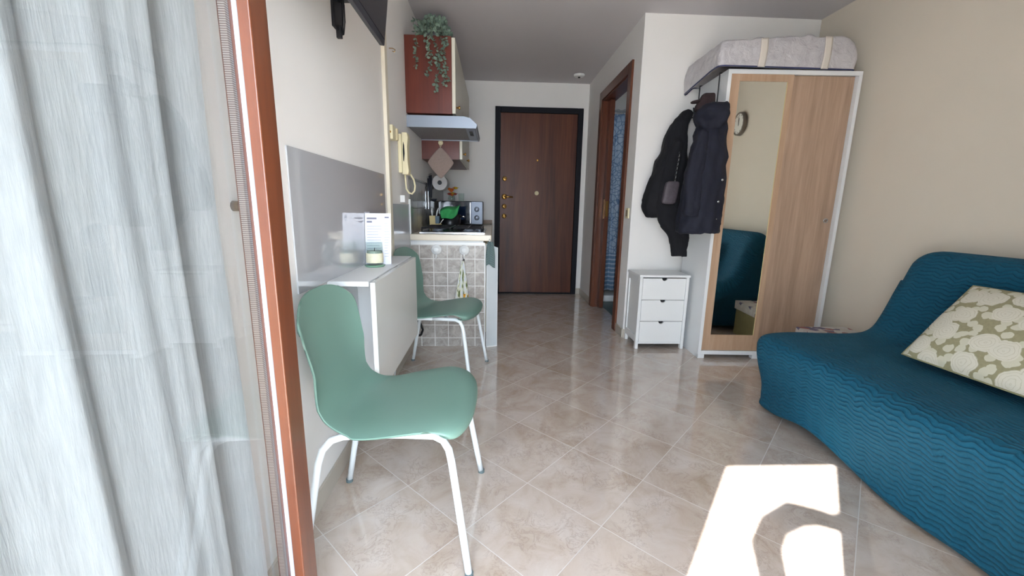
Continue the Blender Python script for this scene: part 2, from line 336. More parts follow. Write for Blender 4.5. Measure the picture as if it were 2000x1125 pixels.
# ================================================================ THE SETTING
XL, XR, XC, YA, YB, ZC, YW, YO = -.592, 2.34, 1.054, 3.152, 4.853, 2.384, .06, -.30
struct(B(XL-.1, YO, -.12, XR+.1, YB+.1, 0).build('floor', m_floor), 'glossy marbled beige floor tiles laid diagonally')
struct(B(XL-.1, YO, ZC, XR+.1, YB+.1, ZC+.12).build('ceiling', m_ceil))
struct(B(XL-.12, YO, 0, XL, YB+.1, ZC).build('wall_left', m_white_wall))
struct(B(XR, YO, 0, XR+.12, YB+.1, ZC).build('wall_right', m_beige_wall))
struct(B(XL, YB, 0, XR, YB+.12, ZC).build('wall_back', m_white_wall))
w = MB(); w.box(XC, YA, 0, XR, YA+.1, ZC)
struct(w.build('wall_alcove', m_white_wall))
w = MB(); w.box(XC, YA+.1, 0, XC+.11, 3.41, ZC); w.box(XC, 3.41, 2.07, XC+.11, 4.20, ZC); w.box(XC, 4.20, 0, XC+.11, YB, ZC)
struct(w.build('wall_corridor', m_white_wall))
OX0, OX1, OZ = -.45, .93, 2.13
w = MB(); w.box(XL, YO, 0, OX0, YW, ZC); w.box(OX1, YO, 0, XR, YW, ZC); w.box(OX0, YO, OZ, OX1, YW, ZC)
struct(w.build('wall_front', m_white_wall))
m_skirt = plain('skirting_tile', srgb(190, 182, 170), .3, noise=.05, scale=8)
for nm, a in (('baseboard_left', (XL, YW, 0, XL+.009, 2.93, .07)), ('baseboard_corridor_near', (XC-.009, YA, 0, XC, 3.33, .07)), ('baseboard_corridor_far', (XC-.009, 4.28, 0, XC, YB, .07)),
              ('baseboard_alcove', (XC, YA-.009, 0, XR, YA, .07)), ('baseboard_right', (XR-.009, YW, 0, XR, YA-.009, .07)), ('baseboard_back', (.998, YB-.009, 0, XC-.009, YB, .07))):
    struct(B(*a).build(nm, m_skirt, bevel=.001))
# balcony outside
m_balc = plain('balcony_paving', srgb(214, 196, 176), .7, noise=.1)
struct(B(-4, -5, -.14, 5, YO, -.02).build('floor_balcony', m_balc))

# entrance door
d = thing('door_1', 'dark brown walnut entrance door with black frame and brass locks', None, (.5, YB, 0), kind='structure')
f = MB(); f.box(.006, YB-.035, 0, .066, YB, 2.12); f.box(.934, YB-.035, 0, .994, YB, 2.12); f.box(.066, YB-.035, 2.06, .934, YB, 2.12); f.box(.066, YB-.012, 0, .934, YB, .018)
f.build('door_frame', plain('black_door_frame', srgb(16, 17, 26), .6, spec=.25), d, bevel=.004)
lf = B(.068, YB-.022, .02, .932, YB-.002, 2.058).build('door_leaf', m_walnut, d, bevel=.002)
def disc(mb, x, y, z, r, t=.008): mb.lathe([(r*.9, 0), (r, -.002), (r, -t*.6), (r*.8, -t)], (x, y, z), 'y', 20)
LX = .118
yy = YB-.022
for zz in (1.345, 1.035, .925):
    k = MB(); disc(k, LX, yy, zz, .027, .01); e = k.build('lock_escutcheon', m_brass, lf, smooth=True)
    B(LX-.004, yy-.0125, zz-.011, LX+.004, yy-.0095, zz+.011).build('keyhole', m_darkgap, lf)
k = MB(); disc(k, LX, yy, 1.145, .032, .012); k.tube([(LX, yy-.01, 1.145), (LX, yy-.05, 1.145), (LX+.03, yy-.056, 1.143), (LX+.095, yy-.05, 1.14)], .009, 10)
k.build('door_handle', m_brass, lf, smooth=True)
k = MB(); disc(k, .49, yy, 1.19, .024, .02); k.build('door_knob', m_cream, lf, smooth=True)
k = MB(); disc(k, .49, yy, 1.555, .014, .008); k.build('peephole', m_brass, lf, smooth=True)

# bathroom door
d = thing('door_2', 'brown wooden door casing and half-open door to the bathroom', None, (XC, 3.8, 0), kind='structure')
f = MB(); f.box(XC-.018, 3.325, 0, XC, 3.405, 2.14); f.box(XC-.018, 4.205, 0, XC, 4.285, 2.14); f.box(XC-.018, 3.405, 2.06, XC, 4.205, 2.14)
f.build('door_casing', m_casing, d, bevel=.003)
f = MB(); f.box(XC-.004, 3.398, 0, XC+.114, 3.42, 2.07); f.box(XC-.004, 4.19, 0, XC+.114, 4.21, 2.07); f.box(XC-.004, 3.42, 2.05, XC+.114, 4.19, 2.075)
f.build('door_jamb', m_casing, d)
lf = B(XC+.045, 4.10, .012, XC+.087, 4.19, 2.045).build('door_leaf', m_casing, d, bevel=.003)
B(XC+.044, 4.103, .93, XC+.047, 4.15, 1.12).build('lock_plate', m_brass, lf, bevel=.001)
k = MB(); k.box(XC+.055, 4.096, .95, XC+.077, 4.101, 1.1); k.build('latch_plate', m_brass, lf)

# bathroom behind
m_bw = plain('bath_tile', srgb(150, 160, 172), .3)
struct(B(XC+.11, YA+.1, 0, XR, YB, .004).build('floor_bathroom', m_bathfloor))
def curtain_sheet(mb, x0, x1, y, z0, z1, amp, waves, seed=0, nu=80, nv=12, axis='x', flare=0):
    rd = random.Random(seed); ph = rd.random()*6
    def fn(u, v):
        z = z0 + (z1-z0)*v; t = u*waves*2*PI + ph
        d_ = amp*(math.sin(t) + .35*math.sin(2.3*t+1.2+v*1.5))*(1.0 - .25*v)
        a = x0 + (x1-x0)*u + flare*(1-v)*math.sin(t*.5)
        return (a, y+d_, z) if axis == 'x' else (y+d_, a, z)
    mb.grid(fn, nu, nv, uv=lambda u, v: (u*abs(x1-x0), v*(z1-z0))); return mb
def mat_shower():
    m, nt, b = base('blue_patterned_curtain'); L = nt.links; tc = N(nt, 'ShaderNodeTexCoord')
    v = N(nt, 'ShaderNodeTexVoronoi', i_Scale=22, feature='DISTANCE_TO_EDGE'); L.new(tc.outputs['UV'], v.inputs['Vector'])
    r = ramp(nt, [(.02, srgb(96, 124, 160)), (.10, srgb(170, 188, 206))]); L.new(v.outputs[0], r.inputs[0])
    sx = N(nt, 'ShaderNodeSeparateXYZ'); L.new(tc.outputs['UV'], sx.inputs[0])
    w_ = N(nt, 'ShaderNodeMath', operation='MULTIPLY'); w_.inputs[1].default_value = 130; L.new(sx.outputs[1], w_.inputs[0])
    sn = N(nt, 'ShaderNodeMath', operation='SINE'); L.new(w_.outputs[0], sn.inputs[0])
    r2 = ramp(nt, [(.3, srgb(110, 140, 170)), (.6, srgb(186, 200, 214))]); L.new(sn.outputs[0], r2.inputs[0])
    lt = N(nt, 'ShaderNodeMath', operation='LESS_THAN'); lt.inputs[1].default_value = .42; L.new(sx.outputs[1], lt.inputs[0])
    mx = N(nt, 'ShaderNodeMix', data_type='RGBA'); L.new(lt.outputs[0], mx.inputs[0]); L.new(r.outputs[0], mx.inputs[6]); L.new(r2.outputs[0], mx.inputs[7])
    L.new(mx.outputs[2], b.inputs['Base Color']); b.inputs['Roughness'].default_value = .6; return m
c = thing('shower_curtain', 'blue patterned shower curtain with striped hem seen through the bathroom doorway', 'shower curtain', (1.45, 4.5, .12))
curtain_sheet(MB(), 1.2, 1.75, 4.5, .12, 2.0, .022, 6, 3, 120, 10).build('curtain_cloth', mat_shower(), c, smooth=True, solid=.002)
MB().tube([(1.165, 4.5, 2.03), (2.34, 4.5, 2.03)], .011).build('curtain_rail', m_chrome, c, smooth=True)
k = MB()
for i in range(8): k.tube([(1.22+i*.07+.02*math.sin(a), 4.5, 2.025+.025*math.cos(a)) for a in [j*PI/6 for j in range(12)]], .0025, 6, closed=True)
k.build('curtain_rings', m_chrome, c, smooth=True)
k = MB(); k.prism([(1.166, 4.40, .004), (XR-.01, 4.40, .004), (XR-.01, YB-.01, .004), (1.166, YB-.01, .004)], (0, 0, .075))
tag(k.build('shower_tray', m_white, bevel=.02, seg=3), 'white shower tray below the blue patterned curtain', 'shower tray')
l = thing('added_bath_light', 'added unseen fill lamp on the bathroom ceiling', 'lamp', (1.7, 3.9, 2.30))  # lamp added out of view to brighten the bathroom
MB().lathe([(.10, 2.384), (.10, 2.36)], (1.7, 3.9, 0)).build('fill_light_base', m_white, l, smooth=False)
mm = bpy.data.materials.new('fill_light_glow'); mm.use_nodes = True; _p = mm.node_tree.nodes['Principled BSDF']; _p.inputs['Emission Color'].default_value = (.75, .88, 1, 1); _p.inputs['Emission Strength'].default_value = 3.0
MB().lathe([(.09, 2.36), (.085, 2.34), (.06, 2.32), (.0, 2.31)], (1.7, 3.9, 0)).build('fill_light_shade', mm, l, smooth=True)

# ---- French window: open leaf along the left, closed leaf on the right
m_seal = plain('white_rubber_seal', srgb(160, 172, 184), .5)
def mat_spacer():
    m, nt, b = base('dotted_aluminium_spacer'); L = nt.links; g = N(nt, 'ShaderNodeNewGeometry'); sx = N(nt, 'ShaderNodeSeparateXYZ'); L.new(g.outputs['Position'], sx.inputs[0])
    w_ = N(nt, 'ShaderNodeMath', operation='MULTIPLY'); w_.inputs[1].default_value = 1700; L.new(sx.outputs[2], w_.inputs[0]); s = N(nt, 'ShaderNodeMath', operation='SINE'); L.new(w_.outputs[0], s.inputs[0])
    r = ramp(nt, [(.3, srgb(98, 88, 84)), (.6, srgb(150, 146, 140))]); L.new(s.outputs[0], r.inputs[0]); L.new(r.outputs[0], b.inputs['Base Color']); b.inputs['Metallic'].default_value = .3; b.inputs['Roughness'].default_value = .4; return m
m_spacer = mat_spacer()
def leaf(name, label, hx, hy, ang, mirror, handle):
    # leaf built along +X from hinge, room side at -Y*mirror ... local frame then rotated
    t = thing(name, label, None, (0, 0, 0), kind='structure')
    s = mirror; W_ = .70 if not handle else .79; z0, z1 = .02, 2.12
    def bx(x0, y0, zz0, x1, y1, zz1, mb): mb.box(x0, y0*s, zz0, x1, y1*s, zz1)
    # main frame: room face at y=0 (local), beads step back to glass at y=.02
    bw = .060
    k = MB(); bx(W_-bw, 0, z0, W_, .055, z1, k); k.build('stile', m_frame, t, bevel=.003)
    k = MB(); bx(0, 0, z0, bw, .055, z1, k); k.build('stile', m_frame, t, bevel=.003)
    k = MB(); bx(bw, 0, z1-bw, W_-bw, .055, z1, k); k.build('top_rail', m_frame, t, bevel=.003)
    k = MB(); bx(bw, 0, z0, W_-bw, .055, z0+.09, k); k.build('bottom_rail', m_frame, t, bevel=.003)
    k = MB(); bx(bw, .028, z0+.09, W_-bw, .032, z1-bw, k); bx(bw, .044, z0+.09, W_-bw, .048, z1-bw, k); k.build('glass_pane', m_glass, t)
    k = MB()
    bx(W_-bw-.014, .0325, z0+.09, W_-bw-.004, .0435, z1-bw, k); bx(bw+.004, .0325, z0+.09, bw+.014, .0435, z1-bw, k)
    k.build('glazing_spacer', m_spacer, t)
    k = MB(); bx(W_-bw-.002, .020, z0+.09, W_-bw+.0005, .0278, z1-bw, k); bx(bw, .020, z0+.09, bw+.002, .0278, z1-bw, k); k.build('glazing_seal', m_seal, t)
    if handle:
        k = MB(); bx(W_-.045, -.008, .98, W_-.018, 0, 1.12, k); k.tube([(W_-.031, -.008*s, 1.07), (W_-.031, -.045*s, 1.07), (W_-.032, -.05*s, 1.06), (W_-.032, -.05*s, .96)], .008)
    k = MB(); bx(.0, .056, .0, .0, .056, .0, k)
    t.location = (hx, hy, 0); t.rotation_euler = (0, 0, ang)
    return t
leaf('window_1', 'reddish-brown wooden french window leaf opened inwards with double glazing', -.4150, .0555, PI/2, 1, True)
k = thing('window_2', 'closed second leaf of the brown french window', None, kind='structure'); bpy.data.objects.remove(k)
leaf('window_2', 'closed second leaf of the brown french window', .24, -.06, 0, 1, False)
k = MB(); k.box(OX0-.0, YO, OZ-.03, OX1, YO+.05, OZ+.01)
struct(k.build('trim_1', m_frame))
struct(MB().tube([(-.20, -.36, 1.42), (-.245, -.36, 1.55), (-.285, -.36, 1.70), (-.27, -.36, 1.80), (-.20, -.36, 1.86), (-.12, -.36, 1.84), (-.04, -.36, 1.80), (.04, -.36, 1.84)],
       [.03, .04, .045, .045, .05, .035, .035, .05], 14).build('added_shadow_arch', m_frame, smooth=True))  # unseen arch added outside the opening to cast the dark shape in the sun patch

# curtain behind the open leaf
c = thing('sheer_curtain', 'white sheer curtain with vertical folds hanging behind the open glass door leaf', 'curtain', (-.53, .5, 0))
def fnc(u, v):
    z = .015 + 2.27*v; y = .075 + (.812 - .075)*u
    sp = 1 + .0*(1-v)
    t = u*4.0*2*PI
    x = -.528 + .011*math.sin(t) + .006*math.sin(1.7*t+2+.7*v) + .0015*math.sin(4.1*t + 2.5*v)
    y += .010*math.sin(t*1.0+1.0)*(1-v*.5) + (.012*math.sin(z*3.2+1))*u + .03*(max(0, z-1.0))*u*.6
    return (x, y, z)
MB().grid(fnc, 220, 40).build('curtain_cloth', m_sheer, c, smooth=True)
MB().tube([(-.53, .065, 2.30), (-.53, .90, 2.30)], .010).build('curtain_rod', m_white, c, smooth=True)
c2 = thing('sheer_curtain', 'white sheer curtain over the closed window leaf behind the viewer', 'curtain', (.62, 0, 0))
curtain_sheet(MB(), .30, .90, .03, .03, 2.10, .010, 7, 5, 120, 4).build('curtain_cloth', mat_sheer('white_lined_linen', srgb(216, 218, 216), .02, .3), c2, smooth=True)
MB().tube([(.26, .035, 2.10), (.93, .035, 2.10)], .006).build('curtain_rod', m_white, c2, smooth=True)

# ================================================================ LEFT WALL
# glossy grey panels
tag(B(XL, 1.235, .757, XL+.005, 2.285, 1.188).build('wall_panel', m_panel, bevel=.001), 'large glossy grey splash panel on the wall above the folding table', 'wall panel')
tag(B(XL, 2.43, .40, XL+.005, 2.915, 1.035).build('wall_panel', plain('grey_satin_panel', srgb(176, 178, 184), .22, noise=.01), bevel=.001), 'smaller glossy grey panel on the wall between cable duct and worktop', 'wall panel')
tag(B(XL, 2.335, .50, XL+.02, 2.385, ZC).build('cable_duct', plain('cream_duct', srgb(222, 214, 196), .5), bevel=.003), 'cream vertical cable duct running down the left wall', 'cable duct')

# folding table
t = thing('folding_table', 'white wall-mounted drop-leaf table with its leaf hanging down', 'table', (XL, 1.85, 0))
TY0, TY1, TZ = 1.455, 2.235, .757
B(XL, TY0, TZ-.018, -.447, TY1, TZ).build('shelf', m_whitemat, t, bevel=.002)
B(-.442, TY0+.002, TZ-.44, -.424, TY1-.002, TZ-.004).build('drop_leaf', plain('light_grey_laminate', srgb(214, 214, 210), .35, noise=.01), t, bevel=.002)
k = B(XL, TY0+.02, .22, XL+.018, TY1-.02, TZ-.018).build('wall_plate', m_whitemat, t, bevel=.002)
B(XL+.018, 1.72, .24, -.46, 1.738, TZ-.02).build('support_bracket', m_whitemat, t, bevel=.002)
B(XL+.018, TY0+.04, TZ-.055, XL+.04, TY0+.075, TZ-.018).build('hinge_block', m_white, t, bevel=.002)
for y in (1.55, 1.86, 2.18): MB().tube([(-.4445, y-.03, TZ-.006), (-.4445, y+.03, TZ-.006)], .003, 8).build('hinge', m_chrome, t, smooth=True)

# television
t = thing('television', 'black flat television on a wall arm near the ceiling', 'television', (-.42, 1.3, 1.615))
a = math.radians(7); ex = Vector((math.sin(a), 0, math.cos(a))); nx = Vector((math.cos(a), 0, -math.sin(a)))
def tvp(u, w_, d_): return Vector((-.420, 0, 1.618)) + ex*w_ + nx*d_ + Vector((0, u, 0))
def tvbox(mb, u0, u1, w0, w1, d0, d1): mb.prism([tvp(u0, w0, d0), tvp(u1, w0, d0), tvp(u1, w1, d0), tvp(u0, w1, d0)], nx*(d1-d0))
k = MB(); tvbox(k, .86, 1.72, 0, .50, -.020, 0); k.build('housing', plain('tv_housing', srgb(38, 38, 46), .4), t, bevel=.004)
k = MB(); tvbox(k, .872, 1.708, .02, .488, 0, .002); k.build('screen', plain('tv_screen', srgb(30, 29, 36), .15, noise=.02), t)
k = MB(); tvbox(k, 1.1, 1.5, .08, .36, -.055, -.020); k.build('back_cover', plain('tv_back', srgb(24, 24, 28), .6), t, bevel=.01)
b_ = thing('wall_bracket', 'black metal wall arm holding the television', 'bracket', (XL, 1.72, 1.66))
k = MB(); k.box(XL, 1.66, 1.66, XL+.012, 1.75, 1.98); k.box(XL, 1.70, 1.635, XL+.02, 1.715, 1.68); k.build('wall_plate', m_black, b_, bevel=.003)
k = MB(); k.box(XL+.01, 1.69, 1.76, -.49, 1.72, 1.82); k.box(-.51, 1.35, 1.72, -.495, 1.73, 1.86); k.box(-.51, 1.35, 1.71, -.473, 1.38, 1.9); k.box(-.51, 1.46, 1.71, -.473, 1.49, 1.9); k.build('arm', m_black, b_, bevel=.002)
k = MB(); k.tube([(XL+.02, 1.70, 1.80), (XL+.035, 1.69, 1.74), (XL+.032, 1.70, 1.69), (XL+.02, 1.715, 1.655), (XL+.012, 1.73, 1.68)], .006, 8); k.build('cable_loop', m_black, b_, smooth=True)

# curtain tie-back hook
k = MB().tube([(XL, 0.973, 1.019), (XL+.03, 0.973, 1.019)], .012, 10)
tag(k.build('tieback_hook', plain('bronze', srgb(120, 100, 80), .4), smooth=True), 'small bronze tie-back knob on the wall at the curtain edge', 'hook')
# cup hook
k = MB().tube([(XL, 2.52, 1.885), (XL+.02, 2.52, 1.885), (XL+.034, 2.52, 1.877), (XL+.03, 2.52, 1.866), (XL+.018, 2.52, 1.870)], .0022, 6)
tag(k.build('cup_hook', m_brass, smooth=True), 'tiny metal cup hook screwed in the wall beside the television', 'hook')
# thermostat / switch
t = thing('bell_box', 'small cream wall box with brown side beside the cable duct', 'switch', (XL, 2.40, 1.40))
B(XL, 2.395, 1.385, XL+.032, 2.47, 1.462).build('cover', m_cream, t, bevel=.004)
MB().lathe([(.006, 0), (.006, -.003)], (XL+.018, 2.395, 1.423), 'y', 12).build('button', m_brass, t)
B(XL, 2.475, 1.39, XL+.04, 2.50, 1.455).build('side_module', plain('tan_plastic', srgb(200, 186, 150), .5), t, bevel=.003)
# intercom
t = thing('intercom_phone', 'cream wall intercom telephone with a coiled cord loop', 'intercom', (XL, 2.72, 1.3))
B(XL, 2.65, 1.225, XL+.022, 2.75, 1.455).build('wall_base', m_cream, t, bevel=.004)
k = MB(); k.prism([(XL+.0225, 2.652, 1.215), (XL+.058, 2.652, 1.215), (XL+.062, 2.652, 1.24), (XL+.056, 2.652, 1.30), (XL+.056, 2.652, 1.38), (XL+.062, 2.652, 1.435), (XL+.056, 2.652, 1.465), (XL+.0225, 2.652, 1.465)], (0, .07, 0)); k.build('handset', m_cream, t, bevel=.005, seg=3)
k = MB(); k.prism([(XL+.030, 2.6505, 1.30), (XL+.034, 2.6505, 1.29), (XL+.040, 2.6505, 1.34), (XL+.038, 2.6505, 1.39), (XL+.032, 2.6505, 1.41), (XL+.029, 2.6505, 1.36)], (0, .003, 0)); k.build('grip_recess', m_darkgap, t)
k = MB(); k.tube([(XL+.03, 2.69, 1.22), (XL+.033, 2.69, 1.17), (XL+.036, 2.69, 1.13), (XL+.05, 2.70, 1.105), (XL+.066, 2.71, 1.10), (XL+.08, 2.72, 1.118), (XL+.083, 2.73, 1.15), (XL+.075, 2.735, 1.19), (XL+.055, 2.735, 1.222)], .0055, 8); k.build('cord', m_cream, t, smooth=True)
tag(B(XL, 2.66, 1.045, XL+.03, 2.71, 1.09).build('wall_socket', m_white, bevel=.004), 'small white phone socket below the intercom cord', 'socket')

# ---------------------------------------------------------------- chairs
def make_chair(label):
    t = thing('dining_chair', label, 'chair', (0, 0, 0), 'green dining chairs at the folding table')
    prof = [(.222, .388), (.234, .402), (.232, .422), (.204, .440), (.15, .449), (.08, .442), (0, .428), (-.06, .417), (-.11, .412), (-.142, .420), (-.168, .446), (-.188, .49), (-.202, .54), (-.214, .60), (-.224, .66), (-.232, .715), (-.238, .75), (-.241, .768), (-.243, .780)]
    wid = [.165, .190, .206, .220, .226, .226, .222, .215, .208, .193, .186, .183, .183, .185, .189, .190, .188, .182, .172]
    # smooth resample
    def sample(arr, s):
        s *= len(arr)-1; i = min(int(s), len(arr)-2); f_ = s-i
        p0, p1, p2, p3 = arr[max(i-1, 0)], arr[i], arr[i+1], arr[min(i+2, len(arr)-1)]
        cr = lambda a, b, c_, d_: .5*((2*b)+(-a+c_)*f_+(2*a-5*b+4*c_-d_)*f_*f_+(-a+3*b-3*c_+d_)*f_**3)
        return tuple(cr(*z) for z in zip(p0, p1, p2, p3)) if isinstance(p0, tuple) else cr(p0, p1, p2, p3)
    def shell(u, v):
        x, z = sample(prof, u); w_ = sample(wid, u); q = 2*v-1
        back = min(1, max(0, (z-.45)/.12)) if x < -.1 else 0
        mid = max(0, 1-abs(u-.47)/.13)
        e = abs(q)**3
        x += back*.030*e + mid*.034*e
        seat = 1-back
        z += -.010*seat*abs(q)**6 + mid*.006*e - .004*abs(q)**3*max(0, 1-u/.24)
        se = 1-(max(0, 1-abs(q)**2.5))**(1/2.5)
        x -= .085*se*max(0, 1-u/.30)**1.1; z += .030*se*max(0, 1-u/.12)
        if u > .72: z -= .100*se*((u-.72)/.28)**1.3
        return (x, q*w_, z)
    MB().grid(lambda u, v: shell(u, .5-.5*math.cos(PI*v)), 90, 48).build('seat_shell', m_green, t, smooth=True, solid=.006)
    for s in (-1, 1):
        def P(x, y, z): return (x, y*s, z)
        fr = [P(.238, .232, 0), P(.222, .218, .10), P(.200, .200, .24), P(.186, .190, .33), P(.178, .185, .365), P(.162, .178, .388), P(.135, .170, .397), P(.05, .165, .396), P(0, .165, .395)]
        bk = [P(0, .165, .395), P(-.05, .165, .394), P(-.12, .165, .388), P(-.155, .165, .375), P(-.182, .165, .345), P(-.198, .165, .30), P(-.225, .165, .16), P(-.255, .165, 0)]
        MB().tube(fr, .0105, 14).build('leg', m_tube, t, smooth=True); MB().tube(bk, .0105, 14).build('leg', m_tube, t, smooth=True)
    k = MB(); k.tube([(.06, -.165, .392), (.06, .165, .392)], .008); k.tube([(-.10, -.165, .388), (-.10, .165, .388)], .008)
    for x, y, z in ((.06, .1, .392), (.06, -.1, .392), (-.10, .1, .388), (-.1, -.1, .388)): k.tube([(x, y, z), (x, y, z+.016)], .012)
    k.build('under_frame', m_tube, t, smooth=True)
    mc = plain('grey_caps', srgb(96, 110, 112), .5)
    for x, y in ((.238, .232), (-.255, .165)):
        for s in (-1, 1): MB().tube([(x, y*s, 0), (x, y*s, .012)], .0125, 14).build('foot_cap', mc, t)
    return t
ch = make_chair('sage green plastic chair with white tube legs, nearest the open window')
ch.location = (-.290, 1.222, 0); ch.rotation_euler = (0, 0, math.radians(-2.5))
r2 = ch.copy(); C.objects.link(r2); r2['label'] = 'sage green plastic chair with white legs beyond the table, before the tiled counter end'
for c_ in list(ch.children):
    k = c_.copy(); C.objects.link(k); k.parent = r2
r2.location = (-.316, 2.432, 0); r2.rotation_euler = (0, 0, math.radians(-10))

# ---------------------------------------------------------------- things on the table
t = thing('glass_coaster', 'round pale green glass dish under the candle jar', 'dish', (-.530, 1.838, TZ))
MB().lathe([(.0, TZ), (.040, TZ), (.045, TZ+.006), (.043, TZ+.008), (.0, TZ+.005)], (-.530, 1.838, 0), n=40).build('dish', plain('green_glass', srgb(120, 160, 135), .1, spec=.8), t, smooth=True)
cz = TZ+.008; cc = (-.530, 1.838, 0)
t = thing('candle_jar', 'glass candle jar with cream paper label on the folding table', 'candle', (-.530, 1.838, cz))
MB().lathe([(.034, cz), (.036, cz+.004), (.036, cz+.100), (.0335, cz+.100), (.0335, cz+.012), (.0, cz+.012)], cc, n=40).build('jar', m_jarglass, t, smooth=True)
MB().lathe([(.0330, cz+.013), (.0330, cz+.062), (.0, cz+.060)], cc, n=32).build('wax', plain('green_wax', srgb(158, 168, 158), .5), t, smooth=False)
MB().lathe([(.0365, cz+.010), (.0368, cz+.012), (.0368, cz+.050), (.0365, cz+.052)], cc, n=40).build('paper_label', plain('cream_paper', srgb(232, 226, 198), .6, noise=.08, scale=60), t, smooth=True)
MB().tube([(-.530, 1.838, cz+.06), (-.529, 1.839, cz+.075)], .0015, 6).build('wick', m_darkgap, t)
t = thing('leaflet_stand', 'white printed leaflet standing behind the candle jar', 'leaflet', (-.53, 2.1, TZ))
m_paper = plain('white_paper', srgb(226, 229, 240), .5, noise=.01); m_ink = plain('grey_ink', srgb(120, 122, 140), .7); m_ink2 = plain('pale_ink', srgb(186, 190, 205), .7)
def sh(px_, pz, d_=0): # plane point: px_ 0..1 across from wall, pz height
    A = Vector((-.586, 1.888, TZ)); Bv = Vector((-.478, 1.918, TZ)); e = (Bv-A); nn = Vector((e.y, -e.x, 0)).normalized()
    return A + e*px_ + Vector((0, 0, pz)) + Vector((0, .02*pz/.2, 0)) + nn*d_
def quad(mb, a0, a1, z0, z1, d0, d1):
    mb.prism([sh(a0, z0, d0), sh(a1, z0, d0), sh(a1, z1, d0), sh(a0, z1, d0)], sh(0, 0, d1)-sh(0, 0, d0))
k = MB(); quad(k, 0, 1, 0, .232, 0, .002); pp = k.build('page', m_paper, t)
k = MB(); k.prism([sh(0, 0, -.001), sh(0, .238, -.001), sh(0, .238, -.001)+Vector((-.003, .10, 0)), sh(0, 0, -.001)+Vector((-.003, .10, 0))], (.0015, 0, 0)); k.build('back_page', m_paper, t)
k = MB(); quad(k, .07, .45, .205, .213, .002, .0026); quad(k, .07, .27, .190, .198, .002, .0026); k.build('heading', m_ink, t)
k = MB(); quad(k, .76, .93, .210, .217, .002, .0026); k.build('side_heading', m_ink, t)
k = MB()
rd = random.Random(2)
for i in range(11): quad(k, .07, .5+rd.random()*.15, .172-i*.0125, .1755-i*.0125, .002, .0026)
for i in range(13): quad(k, .74, .86+rd.random()*.1, .185-i*.0125, .188-i*.0125, .002, .0026)
k.build('text_lines', m_ink2, t)

# ================================================================ KITCHEN
KY = 2.93; KZ = .83
t = thing('base_cabinet', 'kitchen base unit with rustic stone-tiled end facing the chairs', 'cabinet', (-.3, 3.4, 0))
B(XL+.002, KY+.012, .0, -.075, YB-.005, .785).build('carcass', m_whitemat, t)
k = B(XL+.003, KY, 0, -.063, KY+.012, .757).build('tiled_end_panel', m_endtile, t)
B(XL+.003, KY-.003, .757, -.063, KY+.01, .775).build('end_trim', m_white, t, bevel=.001)
B(-.0665, KY-.003, 0, -.058, KY+.012, .757).build('corner_trim', m_white, t, bevel=.001)
yy = KY+.06
for w_ in (.55, .45, .45, .4):
    dk = B(-.075, yy+.003, .09, -.055, yy+w_-.003, .765).build('door', m_cream, t, bevel=.003)
    k = MB(); k.tube([(-.055, yy+.06, .70), (-.035, yy+.06, .70)], .009); k.build('knob', m_brass, dk, smooth=True); yy += w_
B(XL+.01, KY+.012, -.0, -.115, YB-.01, .09).build('plinth', m_whitemat, t)
tag(B(XL+.001, KY-.012, .786, -.018, YB-.001, KZ).build('worktop', m_marble, bevel=.006, seg=3), 'cream marbled kitchen worktop along the left wall', 'worktop')
tag(B(-.30, YB-.022, KZ+.001, -.02, YB-.001, KZ+.045).build('worktop_upstand', plain('tan_upstand', srgb(150, 128, 112), .5), bevel=.002), 'brown worktop upstand along the back wall beside the entrance door', 'upstand')
tag(B(XL+.0005, 2.93, KZ+.001, XL+.008, YB-.001, 1.222).build('splashback', m_splash), 'grey tiled splashback above the worktop on the left wall', 'splashback')
tag(B(XL, 2.918, KZ+.001, XL+.012, 2.929, 1.07).build('tile_edge_trim', m_white), 'thin white vertical trim at the near edge of the splashback', 'trim')
# narrow white panel standing at the counter front
t = thing('white_panel_board', 'narrow white framed board standing at the front corner of the counter', 'board', (-.02, 2.94, 0))
k = MB(); k.prism([(-.050, 2.905, 0), (.030, 2.935, .0), (.030, 2.935, .74), (-.050, 2.905, .77)], (-.004, .012, 0)); k.build('board', plain('grey_white_board', srgb(196, 202, 204), .4), t)
k = MB()
for a_, b_2 in (((-.050, 2.905), (-.046, 2.9065)), ((.026, 2.9335), (.030, 2.935))): k.prism([(a_[0], a_[1]-.001, 0), (b_2[0], b_2[1]-.001, 0), (b_2[0], b_2[1]-.001, .74), (a_[0], a_[1]-.001, .74)], (0, -.003, 0))
k.prism([(-.050, 2.904, 0), (.030, 2.934, 0), (.030, 2.934, .008), (-.050, 2.904, .008)], (0, -.003, 0)); k.build('edging', m_white, t)
# dish cloth
def mat_weave(name, c1, c2, sc):
    m, nt, b = base(name); L = nt.links; tc = N(nt, 'ShaderNodeTexCoord'); ck = N(nt, 'ShaderNodeTexChecker', i_Scale=sc); L.new(tc.outputs['UV'], ck.inputs['Vector']); ck.inputs[1].default_value = c1; ck.inputs[2].default_value = c2
    L.new(ck.outputs[0], b.inputs['Base Color']); b.inputs['Roughness'].default_value = .9; return m
def cloth_strip(x0, x1, y, z0, z1, amp=.006, waves=2.0, top=.35, seed=1, bl=0.0):
    rd = random.Random(seed); p_ = rd.random()*6
    def fn(u, v):
        z = z0 + (z1-z0)*v; wd = 1-(1-top)*max(0, (v-.4)/.6)**1.5; xc = (x0+x1)/2 + bl*(1-v); x = xc + (u-.5)*(x1-x0)*wd
        return (x, y - amp*(1+math.sin(u*waves*2*PI+p_+v)), z + .012*math.sin(u*5)*(1-v))
    return MB().grid(fn, 24, 30, uv=lambda u, v: (u*(x1-x0), v*(z1-z0)))
t = thing('dish_cloth', 'grey-green woven dish cloth hanging at the worktop corner', 'cloth', (-.02, 2.89, .62))
